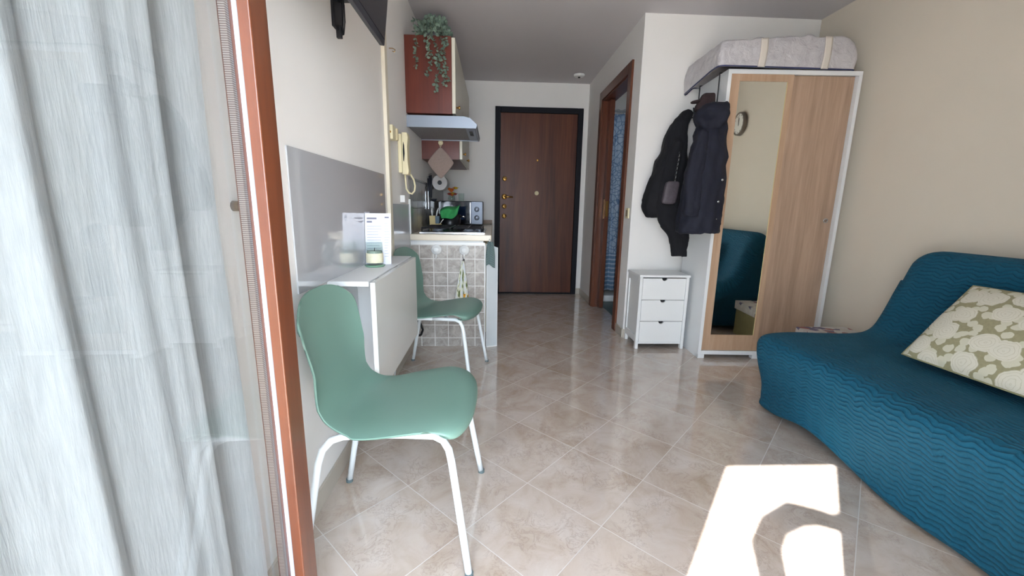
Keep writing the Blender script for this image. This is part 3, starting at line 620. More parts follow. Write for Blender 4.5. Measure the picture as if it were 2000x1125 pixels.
cloth_strip(-.055, .010, 2.895, .612, .785, .005, 1.5, .55, 3).build('cloth', mat_weave('waffle_weave', srgb(70, 88, 90), srgb(118, 136, 134), 160), t, smooth=True, solid=.004)
MB().tube([(-.03, 2.918, .80), (-.03, 2.905, .795), (-.03, 2.895, .785)], .004, 8).build('hook', m_white, t, smooth=True)
# suction hooks
def make_hook(label, x, z):
    t = thing('suction_hook', label, 'hook', (0, 0, 0), 'white suction hooks on the tiled counter end')
    MB().lathe([(.036, 0), (.037, -.004), (.030, -.010), (.022, -.012), (.020, -.018), (.012, -.022), (.0, -.023)], (0, 0, 0), 'y', 36).build('disc', m_white, t, smooth=True)
    MB().tube([(0, -.012, -.03), (0, -.012, -.052), (0, -.018, -.062), (0, -.028, -.058), (0, -.030, -.050)], .0045, 8).build('hook', m_white, t, smooth=True)
    t.location = (x, KY, z); return t
h1 = make_hook('empty white round suction hook on the tiled counter end, left one', -.409, .722)
h2 = h1.copy(); C.objects.link(h2); h2.location = (-.211, KY, .720); h2['label'] = 'white round suction hook holding the sunflower tea towel, right one'
for c_ in list(h1.children): k = c_.copy(); C.objects.link(k); k.parent = h2
# sunflower tea towel
def mat_towel():
    m, nt, b = base('sunflower_print'); L = nt.links; tc = N(nt, 'ShaderNodeTexCoord')
    n1 = N(nt, 'ShaderNodeTexNoise', i_Scale=14, i_Detail=2); L.new(tc.outputs['UV'], n1.inputs['Vector'])
    r = ramp(nt, [(.0, srgb(60, 84, 40)), (.38, srgb(96, 110, 60)), (.46, srgb(226, 226, 200)), (.60, srgb(214, 218, 226)), (1, srgb(190, 196, 210))]); L.new(n1.outputs[0], r.inputs[0])
    sx = N(nt, 'ShaderNodeSeparateXYZ'); L.new(tc.outputs['UV'], sx.inputs[0])
    v = N(nt, 'ShaderNodeTexVoronoi', i_Scale=9); L.new(tc.outputs['UV'], v.inputs['Vector'])
    r2 = ramp(nt, [(.0, (1,1,1,1)), (.28, (1,1,1,1)), (.32, (0,0,0,1))]); L.new(v.outputs['Distance'], r2.inputs[0])
    lt = N(nt, 'ShaderNodeMath', operation='LESS_THAN'); lt.inputs[1].default_value = .12; L.new(sx.outputs[1], lt.inputs[0])
    mu = N(nt, 'ShaderNodeMath', operation='MULTIPLY'); L.new(lt.outputs[0], mu.inputs[0]); L.new(r2.outputs[0], mu.inputs[1])
    r3 = ramp(nt, [(.08, srgb(70, 45, 20)), (.14, srgb(236, 160, 30)), (.3, srgb(240, 180, 50))]); L.new(v.outputs['Distance'], r3.inputs[0])
    mx = N(nt, 'ShaderNodeMix', data_type='RGBA'); L.new(mu.outputs[0], mx.inputs[0]); L.new(r.outputs[0], mx.inputs[6]); L.new(r3.outputs[0], mx.inputs[7])
    L.new(mx.outputs[2], b.inputs['Base Color']); b.inputs['Roughness'].default_value = .9; return m
t = thing('tea_towel', 'printed sunflower tea towel hanging from the right suction hook', 'towel', (-.215, 2.89, .34))
mt = mat_towel()
def tw(u, v):
    z = .30 + .345*v; wd = .098*(1-v)**.75 + .012; x = -.218 - .012*(1-v) + (u-.5)*wd
    return (x, 2.898 - .012*math.sin(u*9+1)*(1-v*.6) - .006, z + .01*math.sin(u*7)*(1-v))
MB().grid(tw, 26, 34, uv=lambda u, v: (u*.3, v*.36)).build('towel_cloth', mt, t, smooth=True, solid=.003)
MB().tube([(-.213, 2.908, .652), (-.214, 2.900, .668), (-.21, 2.900, .655), (-.212, 2.897, .63)], .0035, 8).build('hanging_loop', m_black, t, smooth=True)

# hob
t = thing('gas_hob', 'black gas hob with cast grates on the worktop', 'hob', (-.3, 3.2, KZ))
B(-.535, KY+.045, KZ, -.065, KY+.56, KZ+.012).build('hob_plate', m_chrome, t, bevel=.003)
B(-.525, KY+.055, KZ+.012, -.075, KY+.55, KZ+.015).build('glass_top', plain('black_enamel', srgb(24, 24, 26), .2), t)
k = MB()
for cx in (-.42, -.19):
    x0, x1, y0, y1 = cx-.10, cx+.10, KY+.075, KY+.53; zt = KZ+.040
    for pts in ([(x0, y0, zt), (x1, y0, zt)], [(x0, y1, zt), (x1, y1, zt)], [(x0, y0, zt), (x0, y1, zt)], [(x1, y0, zt), (x1, y1, zt)], [(cx, y0, zt), (cx, y1, zt)], [(x0, (y0+y1)/2, zt), (x1, (y0+y1)/2, zt)], [(x0, y0+.11, zt), (x1, y0+.11, zt)], [(x0, y1-.11, zt), (x1, y1-.11, zt)]): k.tube(pts, .005, 6)
    for x in (x0, x1):
        for y in (y0, y1): k.tube([(x, y, KZ+.015), (x, y, zt)], .005, 6)
k.build('grate', m_black, t)
for cx in (-.42, -.19):
    for cy in (KY+.185, KY+.42):
        MB().lathe([(.040, KZ+.015), (.040, KZ+.022), (.030, KZ+.024), (.028, KZ+.030), (.0, KZ+.031)], (cx, cy, 0), n=24).build('burner', m_steel, t, smooth=True)
for i in range(4):
    MB().lathe([(.014, KZ+.015), (.013, KZ+.03), (.0, KZ+.031)], (-.105+.0*i, KY+.12+i*.06, 0), n=16).build('knob', m_steel, t, smooth=True)
# range hood
t = thing('range_hood', 'grey metal extractor hood below the upper cabinet', 'range hood', (-.35, 3.2, 1.545))
m_hood = plain('hood_paint', srgb(148, 158, 172), .35, metal=.2, noise=.01)
k = MB(); k.prism([(XL+.001, KY, 1.545), (-.125, KY, 1.545), (-.118, KY, 1.57), (-.165, KY, 1.612), (-.21, KY, 1.622), (XL+.001, KY, 1.622)], (0, .008, 0))
k.prism([(XL+.001, 3.492, 1.545), (-.125, 3.492, 1.545), (-.118, 3.492, 1.57), (-.165, 3.492, 1.612), (-.21, 3.492, 1.622), (XL+.001, 3.492, 1.622)], (0, .008, 0))
k.box(XL+.001, KY+.008, 1.614, -.21, 3.492, 1.622); k.prism([(-.125, KY+.008, 1.545), (-.118, KY+.008, 1.57), (-.165, KY+.008, 1.612), (-.21, KY+.008, 1.622), (-.215, KY+.008, 1.614), (-.170, KY+.008, 1.604), (-.128, KY+.008, 1.568), (-.133, KY+.008, 1.545)], (0, 3.492-KY-.008, 0))
k.build('casing', m_hood, t, bevel=.002)
B(XL+.004, KY+.009, 1.552, -.20, 3.49, 1.556).build('filter_grille', plain('grease_filter', srgb(128, 128, 132), .5, noise=.5, scale=140), t)
B(-.20, KY+.009, 1.549, -.136, 3.49, 1.554).build('control_strip', m_steel, t, bevel=.001)
k = MB()
for i in range(4): k.box(-.18, 3.05+i*.05, 1.544, -.155, 3.08+i*.05, 1.549)
k.build('switches', m_black, t)
# upper cabinets
m_cabin = plain('cream_door_laminate', srgb(206, 202, 186), .35, noise=.02)
def upper(label, y0, y1, z0, z1, nd):
    t = thing('upper_cabinet', label, 'cabinet', (-.45, (y0+y1)/2, z0))
    B(XL+.001, y0, z0, -.287, y1, z1).build('carcass', m_cherry, t, bevel=.002)
    w_ = (y1-y0)/nd
    for i in range(nd):
        dd = B(-.286, y0+i*w_+.001, z0+.002, -.262, y0+(i+1)*w_-.002, z1-.008).build('door', m_cabin, t, bevel=.003)
        MB().lathe([(.006, 0), (.006, .014), (.013, .018), (.011, .026), (.0, .028)], (-.262, y0+i*w_+.05, z0+.05), 'x', 16).build('knob', m_brass, dd, smooth=True)
    return t
upper('cherry-brown upper cabinet with cream door above the hood', KY+.001, 3.50, 1.634, 2.11, 1)
upper('lower-hanging cherry-brown upper cabinet beyond the hood', 3.502, 4.45, 1.40, 2.11, 2)
# pot holder
t = thing('pot_holder', 'beige diamond-shaped pot holder hanging on the cabinet side', 'pot holder', (-.43, 3.48, 1.26))
def ph(u, v):
    a_ = u*2*PI; s_ = (abs(math.cos(a_))**1.15+abs(math.sin(a_))**1.15)**(-1/1.15)*.120*1.02*v
    return (-.437+math.cos(a_)*s_*.86+ .0, 3.488-.006*math.cos(v*PI/2), 1.372+math.sin(a_)*s_)
k = MB().grid(ph, 64, 14, uv=lambda u, v: (u, v), closeu=True)
k.build('pad', plain('beige_quilted_cotton', srgb(150, 132, 124), .9, noise=.12, scale=120, bump=.6, bscale=400), t, smooth=True, solid=.010)
MB().tube([(-.437, 3.484, 1.492), (-.437+.006, 3.484, 1.505), (-.437, 3.484, 1.515), (-.443, 3.484, 1.505)], .0025, 6, closed=True).build('loop', m_cream, t, smooth=True)
t = thing('adhesive_hook', 'round cream hook on the cabinet side holding the pot holder', 'hook', (-.437, 3.49, 1.52))
MB().lathe([(.020, 0), (.020, -.004), (.012, -.010), (0, -.011)], (-.437, 3.501, 1.530), 'y', 24).build('disc', m_cream, t, smooth=True)
MB().tube([(-.437, 3.494, 1.522), (-.437, 3.482, 1.512), (-.437, 3.478, 1.518)], .003, 6).build('hook', m_cream, t, smooth=True)
# paper towel roll
t = thing('paper_towel_roll', 'white paper towel roll on a holder on the splashback', 'paper towel', (-.51, 4.1, 1.23))
k = MB(); pr = [(.021, 0), (.070, 0), (.070, .22), (.021, .22), (.021, 0)]
k.lathe(pr[:4], (-.515, 4.0, 1.243), 'y', 36); k.f = k.f[:-2]; k.lathe([(.021, .22), (.021, 0)], (-.515, 4.0, 1.243), 'y', 36); k.f = k.f[:-2]
k.build('roll', plain('tissue', srgb(214, 212, 212), .9), t, smooth=False)
MB().lathe([(.0205, .001), (.0205, .219)], (-.515, 4.0, 1.243), 'y', 24).build('core', m_black, t)
MB().tube([(XL+.008, 4.235, 1.243), (-.53, 4.235, 1.243), (-.515, 4.23, 1.243), (-.515, 4.222, 1.243)], .005, 8).build('holder', m_black, t, smooth=True)
# hanging utensils (dark) in the corner
m_dk = plain('dark_utensil', srgb(36, 40, 50), .35)
for nm, lab, cat_, y, z1, kind_ in (('ladle', 'dark ladle hanging on the splashback, nearest the paper roll', 'ladle', 3.86, 1.30, 0), ('spatula', 'dark slotted spatula hanging on the splashback beside the ladle', 'spatula', 3.77, 1.29, 1), ('kitchen_knife', 'long dark-handled knife hanging on the splashback nearest the hob', 'knife', 3.68, 1.26, 2)):
    t = thing(nm, lab, cat_, (XL+.02, y, z1-.2))
    x = XL+.018
    MB().tube([(x, y, z1), (x+.002, y, z1-.10), (x, y, z1-.20)], [.007, .008, .005], 8).build('handle', m_dk, t, smooth=True)
    if kind_ == 0: MB().lathe([(.0, -.022), (.022, -.012), (.032, .006), (.030, .006), (.020, -.010), (.0, -.018)], (x+.022, y, z1-.215), 'z', 20).build('bowl', m_dk, t, smooth=True)
    elif kind_ == 1: B(x-.003, y-.03, z1-.29, x+.001, y+.03, z1-.19).build('blade', m_dk, t, bevel=.001)
    else: MB().prism([(x, y-.012, z1-.11), (x, y+.014, z1-.11), (x, y+.010, z1-.30), (x, y-.012, z1-.26)], (.002, 0, 0)).build('blade', m_chrome, t)
    MB().tube([(XL+.008, y, z1+.01), (x+.003, y, z1+.01), (x+.006, y, z1+.016)], .003, 6).build('peg', m_chrome, t)
# microwave
t = thing('microwave_oven', 'black and silver microwave oven on the worktop by the back wall', 'microwave', (-.35, 4.4, KZ))
mz = KZ+.014
k = MB(); k.box(-.565, 4.27, mz, -.115, 4.62, mz+.235); k.build('housing', plain('microwave_black', srgb(22, 22, 26), .3), t, bevel=.006)
dd = B(-.562, 4.248, mz+.004, -.235, 4.268, mz+.231).build('door', plain('black_door_glass', srgb(14, 15, 22), .08, spec=.8), t, bevel=.003)
B(-.520, 4.246, mz+.05, -.285, 4.248, mz+.19).build('viewing_window', plain('dark_blue_glass', srgb(20, 34, 60), .05, spec=1), dd)
B(-.246, 4.232, mz+.012, -.236, 4.248, mz+.222).build('handle', m_chrome, dd, bevel=.003)
B(-.234, 4.248, mz+.004, -.117, 4.27, mz+.231).build('control_panel', plain('silver_panel', srgb(132, 140, 154), .35, metal=.2), t, bevel=.003)
for z in (mz+.155, mz+.07): MB().lathe([(.026, 0), (.026, -.006), (.019, -.016), (0, -.017)], (-.176, 4.248, z), 'y', 28).build('dial', m_steel, t, smooth=True)
for x in (-.54, -.14):
    for y in (4.30, 4.58): MB().tube([(x, y, KZ), (x, y, mz)], .012, 10).build('foot', m_black, t)
# pot with green cloth
t = thing('black_saucepan', 'black pan on the hob with green cloth over it', 'pan', (-.39, 3.62, KZ))
pz = KZ; pc = (-.395, 3.75, 0)
MB().lathe([(.0, pz), (.085, pz), (.092, pz+.012), (.095, pz+.125), (.091, pz+.125), (.088, pz+.014), (0, pz+.01)], pc, n=36).build('body', plain('pan_enamel', srgb(16, 17, 22), .3), t, smooth=True)
MB().tube([(-.305, 3.73, pz+.105), (-.27, 3.725, pz+.108), (-.262, 3.73, pz+.10)], .008, 8).build('handle', m_chrome, t, smooth=True)
def gc(u, v):
    a_ = (u-.5); x = -.475 + .175*u; z = 1.000 + .045*u - .105*v*(1-.25*abs(2*u-1)**2) + .01*math.sin(u*6); y = 3.645 - .012*math.sin(u*7+v*3) - .012*v
    if v < .25: y += (.25-v)*.35; z += 0.0
    return (x + .018*v*(1-2*u), y, z)
tag(MB().grid(gc, 24, 18).build('kitchen_cloth', plain('bright_green_cloth', srgb(60, 160, 90), .9, noise=.1, scale=40), smooth=True, solid=.004), 'bright green kitchen cloth draped over the black pan', 'cloth')
# utensil holder
t = thing('sink_caddy', 'cream caddy holding white brushes beside the hob', 'caddy', (-.50, 3.56, KZ))
cx0 = -.508
k = MB(); k.prism([(cx0-.040, 3.555, KZ), (cx0+.052, 3.555, KZ), (cx0+.056, 3.555, KZ+.045), (cx0+.012, 3.555, KZ+.05), (cx0+.006, 3.555, KZ+.115), (cx0-.044, 3.555, KZ+.115)], (0, .06, 0)); k.build('holder', plain('straw_plastic', srgb(216, 196, 140), .5), t, bevel=.004)
B(cx0+.008, 3.552, KZ+.048, cx0+.04, 3.60, KZ+.112).build('sponge', plain('blue_sponge', srgb(100, 120, 136), .9), t, bevel=.003)
k = MB(); k.tube([(cx0-.02, 3.58, KZ+.10), (cx0-.024, 3.58, KZ+.15), (cx0-.022, 3.58, KZ+.185)], [.005, .007, .003], 8); k.tube([(cx0+.012, 3.58, KZ+.10), (cx0+.022, 3.58, KZ+.15), (cx0+.034, 3.58, KZ+.18)], [.005, .007, .003], 8); k.build('brush_handles', m_white, t, smooth=True)
MB().tube([(cx0+.045, 3.57, KZ+.045), (cx0+.065, 3.57, KZ+.075), (cx0+.075, 3.57, KZ+.085)], .004, 8).build('spoon', m_white, t, smooth=True)
# jar with orange flowers on the microwave
t = thing('orange_flower_vase', 'small glass vase of orange and yellow flowers on the microwave', 'vase', (-.44, 4.4, mz+.235))
vz = mz+.236; vc = (-.445, 4.40, 0)
MB().lathe([(0, vz), (.035, vz), (.040, vz+.02), (.030, vz+.055), (.034, vz+.07), (.031, vz+.07), (.027, vz+.055), (.036, vz+.02), (0, vz+.004)], vc, n=28).build('vase', m_jarglass, t, smooth=True)
m_or = plain('orange_petals', srgb(214, 104, 28), .8, noise=.3, scale=60); m_ye = plain('yellow_petals', srgb(206, 170, 40), .8, noise=.2, scale=60); m_rd = plain('red_petals', srgb(150, 50, 32), .8)
rd = random.Random(5)
for i in range(9):
    a_ = rd.random()*6.28; rr = rd.random()*.055; c0 = Vector((vc[0]+rr*math.cos(a_)+.01, vc[1]+rr*math.sin(a_), vz+.06+rd.random()*.075))
    k = MB()
    for j in range(8):
        b2 = j*PI/4; e = Vector((math.cos(b2), math.sin(b2)*.8, .25)); sd_ = Vector((-math.sin(b2), math.cos(b2), 0))*.008
        k.add([c0, c0+e*.02+sd_*1.6, c0+e*.040, c0+e*.02-sd_*1.6], [(0, 1, 2, 3)])
    k.lathe([(.0, -.012), (.018, -.002), (.018, .008), (0, .016)], c0, 'z', 10)
    k.build('flower', (m_or, m_ye, m_or, m_rd)[i % 4], t, smooth=True)
k = MB()
for i in range(6): k.tube([(vc[0], vc[1], vz+.01), (vc[0]+(rd.random()-.5)*.05, vc[1]+(rd.random()-.5)*.05, vz+.09)], .002, 5)
k.build('stems', plain('stem_green', srgb(70, 96, 50), .7), t)
t = thing('glass_tumbler', 'clear glass tumbler standing on the microwave', 'glass', (-.33, 4.4, vz))
MB().lathe([(0, vz), (.028, vz), (.032, vz+.08), (.030, vz+.08), (.026, vz+.004), (0, vz+.004)], (-.345, 4.42, 0), n=24).build('tumbler', m_jarglass, t, smooth=True)

# trailing plant on the upper cabinet
t = thing('trailing_plant', 'trailing artificial eucalyptus plant on top of the upper cabinet', 'plant', (-.42, 3.05, 2.11))
m_leaf = plain('eucalyptus_leaf', srgb(104, 124, 110), .7, noise=.25, scale=40); m_leaf2 = plain('dusty_leaf', srgb(128, 144, 128), .7, noise=.2, scale=40); m_stem = plain('plant_stem', srgb(84, 88, 66), .7)
MB().lathe([(0, 2.111), (.045, 2.111), (.058, 2.18), (.055, 2.18), (.045, 2.125), (0, 2.125)], (-.43, 3.03, 0), n=24).build('pot', plain('grey_pot', srgb(96, 100, 104), .7), t, smooth=True)
rd = random.Random(11)
def leafquad(mb, p, d_, s_):
    d_ = d_.normalized(); side = d_.cross(Vector((rd.uniform(-1, 1), rd.uniform(-1, 1), rd.uniform(-1, 1)))).normalized()
    nrm = d_.cross(side); pts = []
    for k_ in range(8):
        a_ = k_*PI/4; pts.append(p + d_*(s_*(1-math.cos(a_))) + side*(s_*.75*math.sin(a_)) + nrm*(.15*s_*math.cos(2*a_)))
    n = len(mb.v); mb.v += [tuple(q) for q in pts]; mb.f.append(tuple(range(n, n+8)))
def vine(pts, leafsize=.011, step=.011):
    P = [Vector(p) for p in pts]; sm = []
    for i in range(len(P)-1):
        for j in range(8):
            f_ = j/8; p0, p1, p2, p3 = P[max(i-1, 0)], P[i], P[i+1], P[min(i+2, len(P)-1)]
            sm.append(.5*((2*p1)+(-p0+p2)*f_+(2*p0-5*p1+4*p2-p3)*f_*f_+(-p0+3*p1-3*p2+p3)*f_**3))
    sm.append(P[-1])
    s = MB().tube(sm, .0016, 5).build('stem', m_stem, t, smooth=True)
    k = MB(); acc = 0
    for i in range(1, len(sm)):
        acc += (sm[i]-sm[i-1]).length
        if acc > step:
            acc = 0
            for q in (0, 1):
                dd_ = Vector((rd.uniform(-1, 1), rd.uniform(-1, .4), rd.uniform(-.8, .4)))
                leafquad(k, sm[i], dd_, leafsize*rd.uniform(.7, 1.2))
    k.build('leaves', rd.choice((m_leaf, m_leaf2)), s)
Y0 = 2.905
def sp(px_, py_):  # point on the plane of the cabinet's near side given picture offsets measured on it
    return (-.589+(px_-789)*.00329, Y0, 2.106-(py_-68)*.00312)
base_ = (-.43, 3.0, 2.17)
vine([base_, (-.47, 2.95, 2.2), (-.525, 2.92, 2.19), (*sp(812, 70)[:1], Y0, 2.12), sp(814, 90), sp(812, 110), sp(812, 130)])
vine([base_, (-.45, 2.93, 2.18), (-.46, Y0, 2.10), sp(836, 90), sp(842, 105), sp(843, 118), sp(838, 130), sp(832, 148)])
vine([base_, (-.42, 2.93, 2.19), (-.41, Y0, 2.10), sp(852, 90), sp(860, 110), sp(856, 125), sp(862, 138), sp(874, 150), sp(878, 158)])
vine([base_, (-.40, 2.93, 2.19), (-.36, Y0, 2.10), sp(866, 90), sp(858, 108), sp(853, 118), sp(858, 135), sp(852, 150), sp(850, 165), sp(851, 178)], .012)
vine([base_, (-.38, 2.93, 2.2), (-.33, Y0, 2.10), sp(872, 85), sp(866, 100), sp(868, 122), sp(872, 135), sp(866, 155), sp(868, 165)])
vine([base_, (-.40, 2.93, 2.16), (-.43, Y0, 2.08), sp(838, 95), sp(834, 110)])
k = MB()
for i in range(520):
    a_ = rd.uniform(0, 2*PI); ph_ = math.acos(rd.uniform(-.15, 1)); r_ = .105*rd.uniform(.55, 1)
    p = Vector((-.405+r_*1.05*math.sin(ph_)*math.cos(a_), 3.0+r_*.8*math.sin(ph_)*math.sin(a_), 2.135+r_*1.05*math.cos(ph_)))
    leafquad(k, p, p-Vector((-.41, 3.0, 2.10)), .011*rd.uniform(.7, 1.3))
k.build('foliage', m_leaf, t)
k = MB()
for i in range(22):
    a_ = rd.uniform(0, 2*PI); r_ = .10*rd.uniform(.4, 1)
    k.tube([base_, (-.405+r_*.6*math.cos(a_), 3.0+r_*.6*math.sin(a_), 2.22), (-.405+r_*math.cos(a_), 3.0+r_*math.sin(a_)*.8, 2.20)], .0014, 5)
k.build('stems', m_stem, t)

# cable behind the far chair
k = MB().tube([(-.585, 2.80, .28), (-.56, 2.80, .26), (-.515, 2.81, .215), (-.50, 2.82, .16), (-.515, 2.83, .12), (-.55, 2.84, .105), (-.583, 2.85, .10)], .008, 8)
tag(k.build('power_cable', m_black, smooth=True), 'black power cable looping from the wall behind the far chair', 'cable')
# light switch by the bathroom door
t = thing('light_switch', 'small cream light switch beside the bathroom door', 'switch', (XC, 3.23, .99))
B(XC-.010, 3.195, .955, XC, 3.262, 1.035).build('plate', m_cream, t, bevel=.003); B(XC-.013, 3.215, .97, XC-.010, 3.242, 1.02).build('rocker', plain('brown_rocker', srgb(120, 104, 84), .5), t, bevel=.001)
t = thing('smoke_detector', 'small white round detector on the corridor ceiling', 'detector', (.87, 4.54, ZC))
MB().lathe([(.055, ZC), (.055, ZC-.012), (.045, ZC-.022), (0, ZC-.024)], (.87, 4.54, 0), n=32).build('housing', m_white, t, smooth=True)
MB().lathe([(.012, ZC-.024), (.012, ZC-.032), (0, ZC-.033)], (.87, 4.54, 0), n=16).build('sensor', m_darkgap, t, smooth=True)

# ================================================================ ALCOVE
# chest of drawers
t = thing('chest_of_drawers', 'small white three-drawer chest in the alcove under the coats', 'chest of drawers', (1.25, 3.0, 0))
cx0, cx1, cy0, cy1, cz = 1.062, 1.428, 2.872, 3.135, .556
for x in (cx0, cx1-.022):
    for y in (cy0, cy1-.03): B(x, y, 0, x+.022, y+.03, cz-.012).build('leg', m_white, t, bevel=.002)
    B(x, cy0+.03, .05, x+.022, cy1-.03, .10).build('side_rail', m_white, t, bevel=.001); B(x, cy0+.03, cz-.055, x+.022, cy1-.03, cz-.012).build('side_rail', m_white, t, bevel=.001)
    B(x+.008, cy0+.03, .1, x+.014, cy1-.03, cz-.055).build('side_panel', m_white, t)
B(cx0-.006, cy0-.006, cz-.012, cx1+.004, cy1, cz+.006).build('top', m_white, t, bevel=.003)
B(cx0+.022, cy0+.018, .05, cx1-.022, cy1-.005, cz-.013).build('carcass', m_darkgap, t)
B(cx0+.022, cy0+.006, .038, cx1-.022, cy0+.02, .052).build('bottom_rail', m_white, t, bevel=.001)
dh = (cz-.016-.054)/3
for i in range(3):
    z0 = .054+i*dh; z1 = z0+dh-.004; xm = (cx0+cx1)/2
    # drawer front with half-round finger notch at the top edge
    pts = [(cx0+.024, cy0+.002, z0), (cx1-.024, cy0+.002, z0), (cx1-.024, cy0+.002, z1)] + [(xm+.020*math.cos(a_), cy0+.002, z1-.018*math.sin(a_)) for a_ in [j*PI/10 for j in range(11)]] + [(cx0+.024, cy0+.002, z1)]
    d_ = MB().prism(pts, (0, .014, 0)).build('drawer', m_white, t)
    k = MB().box(xm-.024, cy0+.0165, z1-.022, xm+.024, cy0+.0178, z1+.001); k.build('finger_notch', m_darkgap, d_)

# wardrobe (rotated)
WR = math.radians(-2.5287)
wd = thing('wardrobe', 'white two-door sliding wardrobe with oak fronts and a mirror door', 'wardrobe', (0, 0, 0))
WW, WH, WD = .8345, 1.889, .415
def wb(*a): return B(*a)
th = .022
k = MB(); k.box(0, 0, .0, th, WD, WH-th); k.build('side_panel', m_whitemat, wd, bevel=.001)
k = MB(); k.box(WW-th, 0, .0, WW, WD, WH-th); k.build('side_panel', m_whitemat, wd, bevel=.001)
B(0, 0, WH-th, WW, WD, WH).build('top_panel', m_whitemat, wd, bevel=.001)
B(th, .0, .028, WW-th, WD, .056).build('bottom_panel', m_whitemat, wd, bevel=.001)
B(th, WD-.006, .056, WW-th, WD, WH-th).build('back_panel', m_whitemat, wd)
for a_ in ((.0, -.004, 0, .045, .04, .03), (WW-.045, -.004, 0, WW, .04, .03), (WW/2-.03, .002, 0, WW/2+.03, .04, .028)): B(*a_).build('foot', m_whitemat, wd, bevel=.002)
# front sliding door with mirror
x0, x1, z0, z1 = th+.002, .4155, .058, WH-th-.002
ml, mr, mb_, mtp = .079, .379, .172, 1.822
k = MB(); yb0, yb1 = .006, .022
k.box(x0, yb0, z0, ml, yb1, z1); k.box(mr, yb0, z0, x1, yb1, z1); k.box(ml, yb0, z0, mr, yb1, mb_); k.box(ml, yb0, mtp, mr, yb1, z1)
dd = k.build('mirror_door', m_oak_frame, wd, bevel=.0015)
B(ml, .010, mb_, mr, .0125, mtp).build('mirror', m_mirror, dd)
B(ml, .0125, mb_, mr, .018, mtp).build('mirror_backing', m_darkgap, dd)
B(mr-.0015, .0075, mb_, mr, .0099, mtp).build('mirror_edging', plain('yellow_bevel', srgb(206, 186, 130), .5), dd)
dd = B(.400, .028, z0, WW-th-.002, .044, z1).build('oak_door', m_oak, wd, bevel=.0015)
MB().lathe([(.016, 0), (.016, -.002), (.012, -.003), (.010, .0), (0, .0)], (.770, .028, .972), 'y', 24).build('finger_pull', m_chrome, dd, smooth=True)
B(th, .0, WH-th-.004, WW-th, .004, WH-th).build('track', m_whitemat, wd)
wd.location = (1.4465, 2.6826, 0); wd.rotation_euler = (0, 0, WR)
def wp(x, y, z):
    c_, s_ = math.cos(WR), math.sin(WR); return Vector((1.4465+x*c_-y*s_, 2.6826+x*s_+y*c_, z))

# mattress bag on top
def mat_bag():
    m, nt, b = base('pearl_storage_fabric'); L = nt.links; tc = N(nt, 'ShaderNodeTexCoord')
    n = N(nt, 'ShaderNodeTexNoise', i_Scale=14, i_Detail=6, i_Roughness=.65, i_Distortion=.5); L.new(tc.outputs['Object'], n.inputs['Vector'])
    bp = N(nt, 'ShaderNodeBump', i_Strength=.7, i_Distance=.02); L.new(n.outputs[0], bp.inputs['Height']); L.new(bp.outputs[0], b.inputs['Normal'])
    r = ramp(nt, [(.3, srgb(184, 180, 184)), (.7, srgb(206, 203, 205))]); L.new(n.outputs[0], r.inputs[0]); L.new(r.outputs[0], b.inputs['Base Color']); b.inputs['Roughness'].default_value = .42; return m
mbz = WH+.004
t = thing('mattress_bag', 'pearl-grey zipped mattress storage bag lying on top of the wardrobe', 'storage bag', (1.8, 2.85, mbz))
BX0, BX1, BY0, BY1 = 1.372, 2.235, 2.655, 3.135
def bagp(u, v):
    # u round the ring (0..1), v from bottom to top centre
    cx_, cy_ = (BX0+BX1)/2, (BY0+BY1)/2; rx, ry = (BX1-BX0)/2, (BY1-BY0)/2; RC = .03
    LX_, LY_ = 2*rx-2*RC, 2*ry-2*RC; seg_ = [LX_, PI/2*RC, LY_, PI/2*RC]*2; d_ = (u % 1)*sum(seg_); i_ = 0
    while i_ < 7 and d_ > seg_[i_]: d_ -= seg_[i_]; i_ += 1
    cor = [(1, -1), (1, 1), (-1, 1), (-1, -1)]; dirs = [(1, 0), (0, 1), (-1, 0), (0, -1)]
    if i_ % 2 == 0:
        q = i_//2; st_ = [(-1, -1), (1, -1), (1, 1), (-1, 1)][q]; off = [(RC, 0), (0, RC), (-RC, 0), (0, -RC)][q]
        X_ = st_[0]*rx + off[0] + dirs[q][0]*d_; Y_ = st_[1]*ry + off[1] + dirs[q][1]*d_
    else:
        q = i_//2; a_ = -PI/2 + q*PI/2 + d_/RC; X_ = cor[q][0]*(rx-RC)+RC*math.cos(a_); Y_ = cor[q][1]*(ry-RC)+RC*math.sin(a_)
    c_, s_, k_ = X_/rx, Y_/ry, 1.0
    if v < .6: h = v/.6; rr = 1.0
    else: h = 1; rr = 1-(v-.6)/.4
    top = .145 + .045*min(1, max(0, (cx_+k_*c_*rx-BX0)/.5))
    top -= .05*max(0, ((k_*c_)-.86)/.14)
    edge = .012*math.sin(h*PI)
    x = cx_ + k_*c_*rx*rr*(1-.02*h if v < .6 else .98) + (edge*c_); y = cy_+k_*s_*ry*rr*(1-.03*h if v < .6 else .97)+edge*s_
    if v >= .6: top += .004*math.sin(x*40)*rr
    z = mbz + top*h*(1.0 if v < .6 else 1) + .003*math.sin(x*60+y*40)*h
    if x < 1.45 and v < .6: z -= .05*(1-h)*max(0, (y-2.75)/.38)*max(0, min(1, (1.44-x)/.05)); 
    return (x, y, z)
MB().grid(bagp, 320, 30, closeu=True).build('bag_body', mat_bag(), t, smooth=True, wr=.012)
k = MB(); pts = []
for i in range(160):
    p = Vector(bagp(i/160, .0)); pts.append(p+Vector((0, 0, .004))+((p-Vector((1.8, 2.9, p.z))).normalized()*.003))
k.tube(pts, .0042, 6, closed=True); k.build('piping', plain('navy_piping', srgb(50, 56, 96), .5), t, smooth=True)
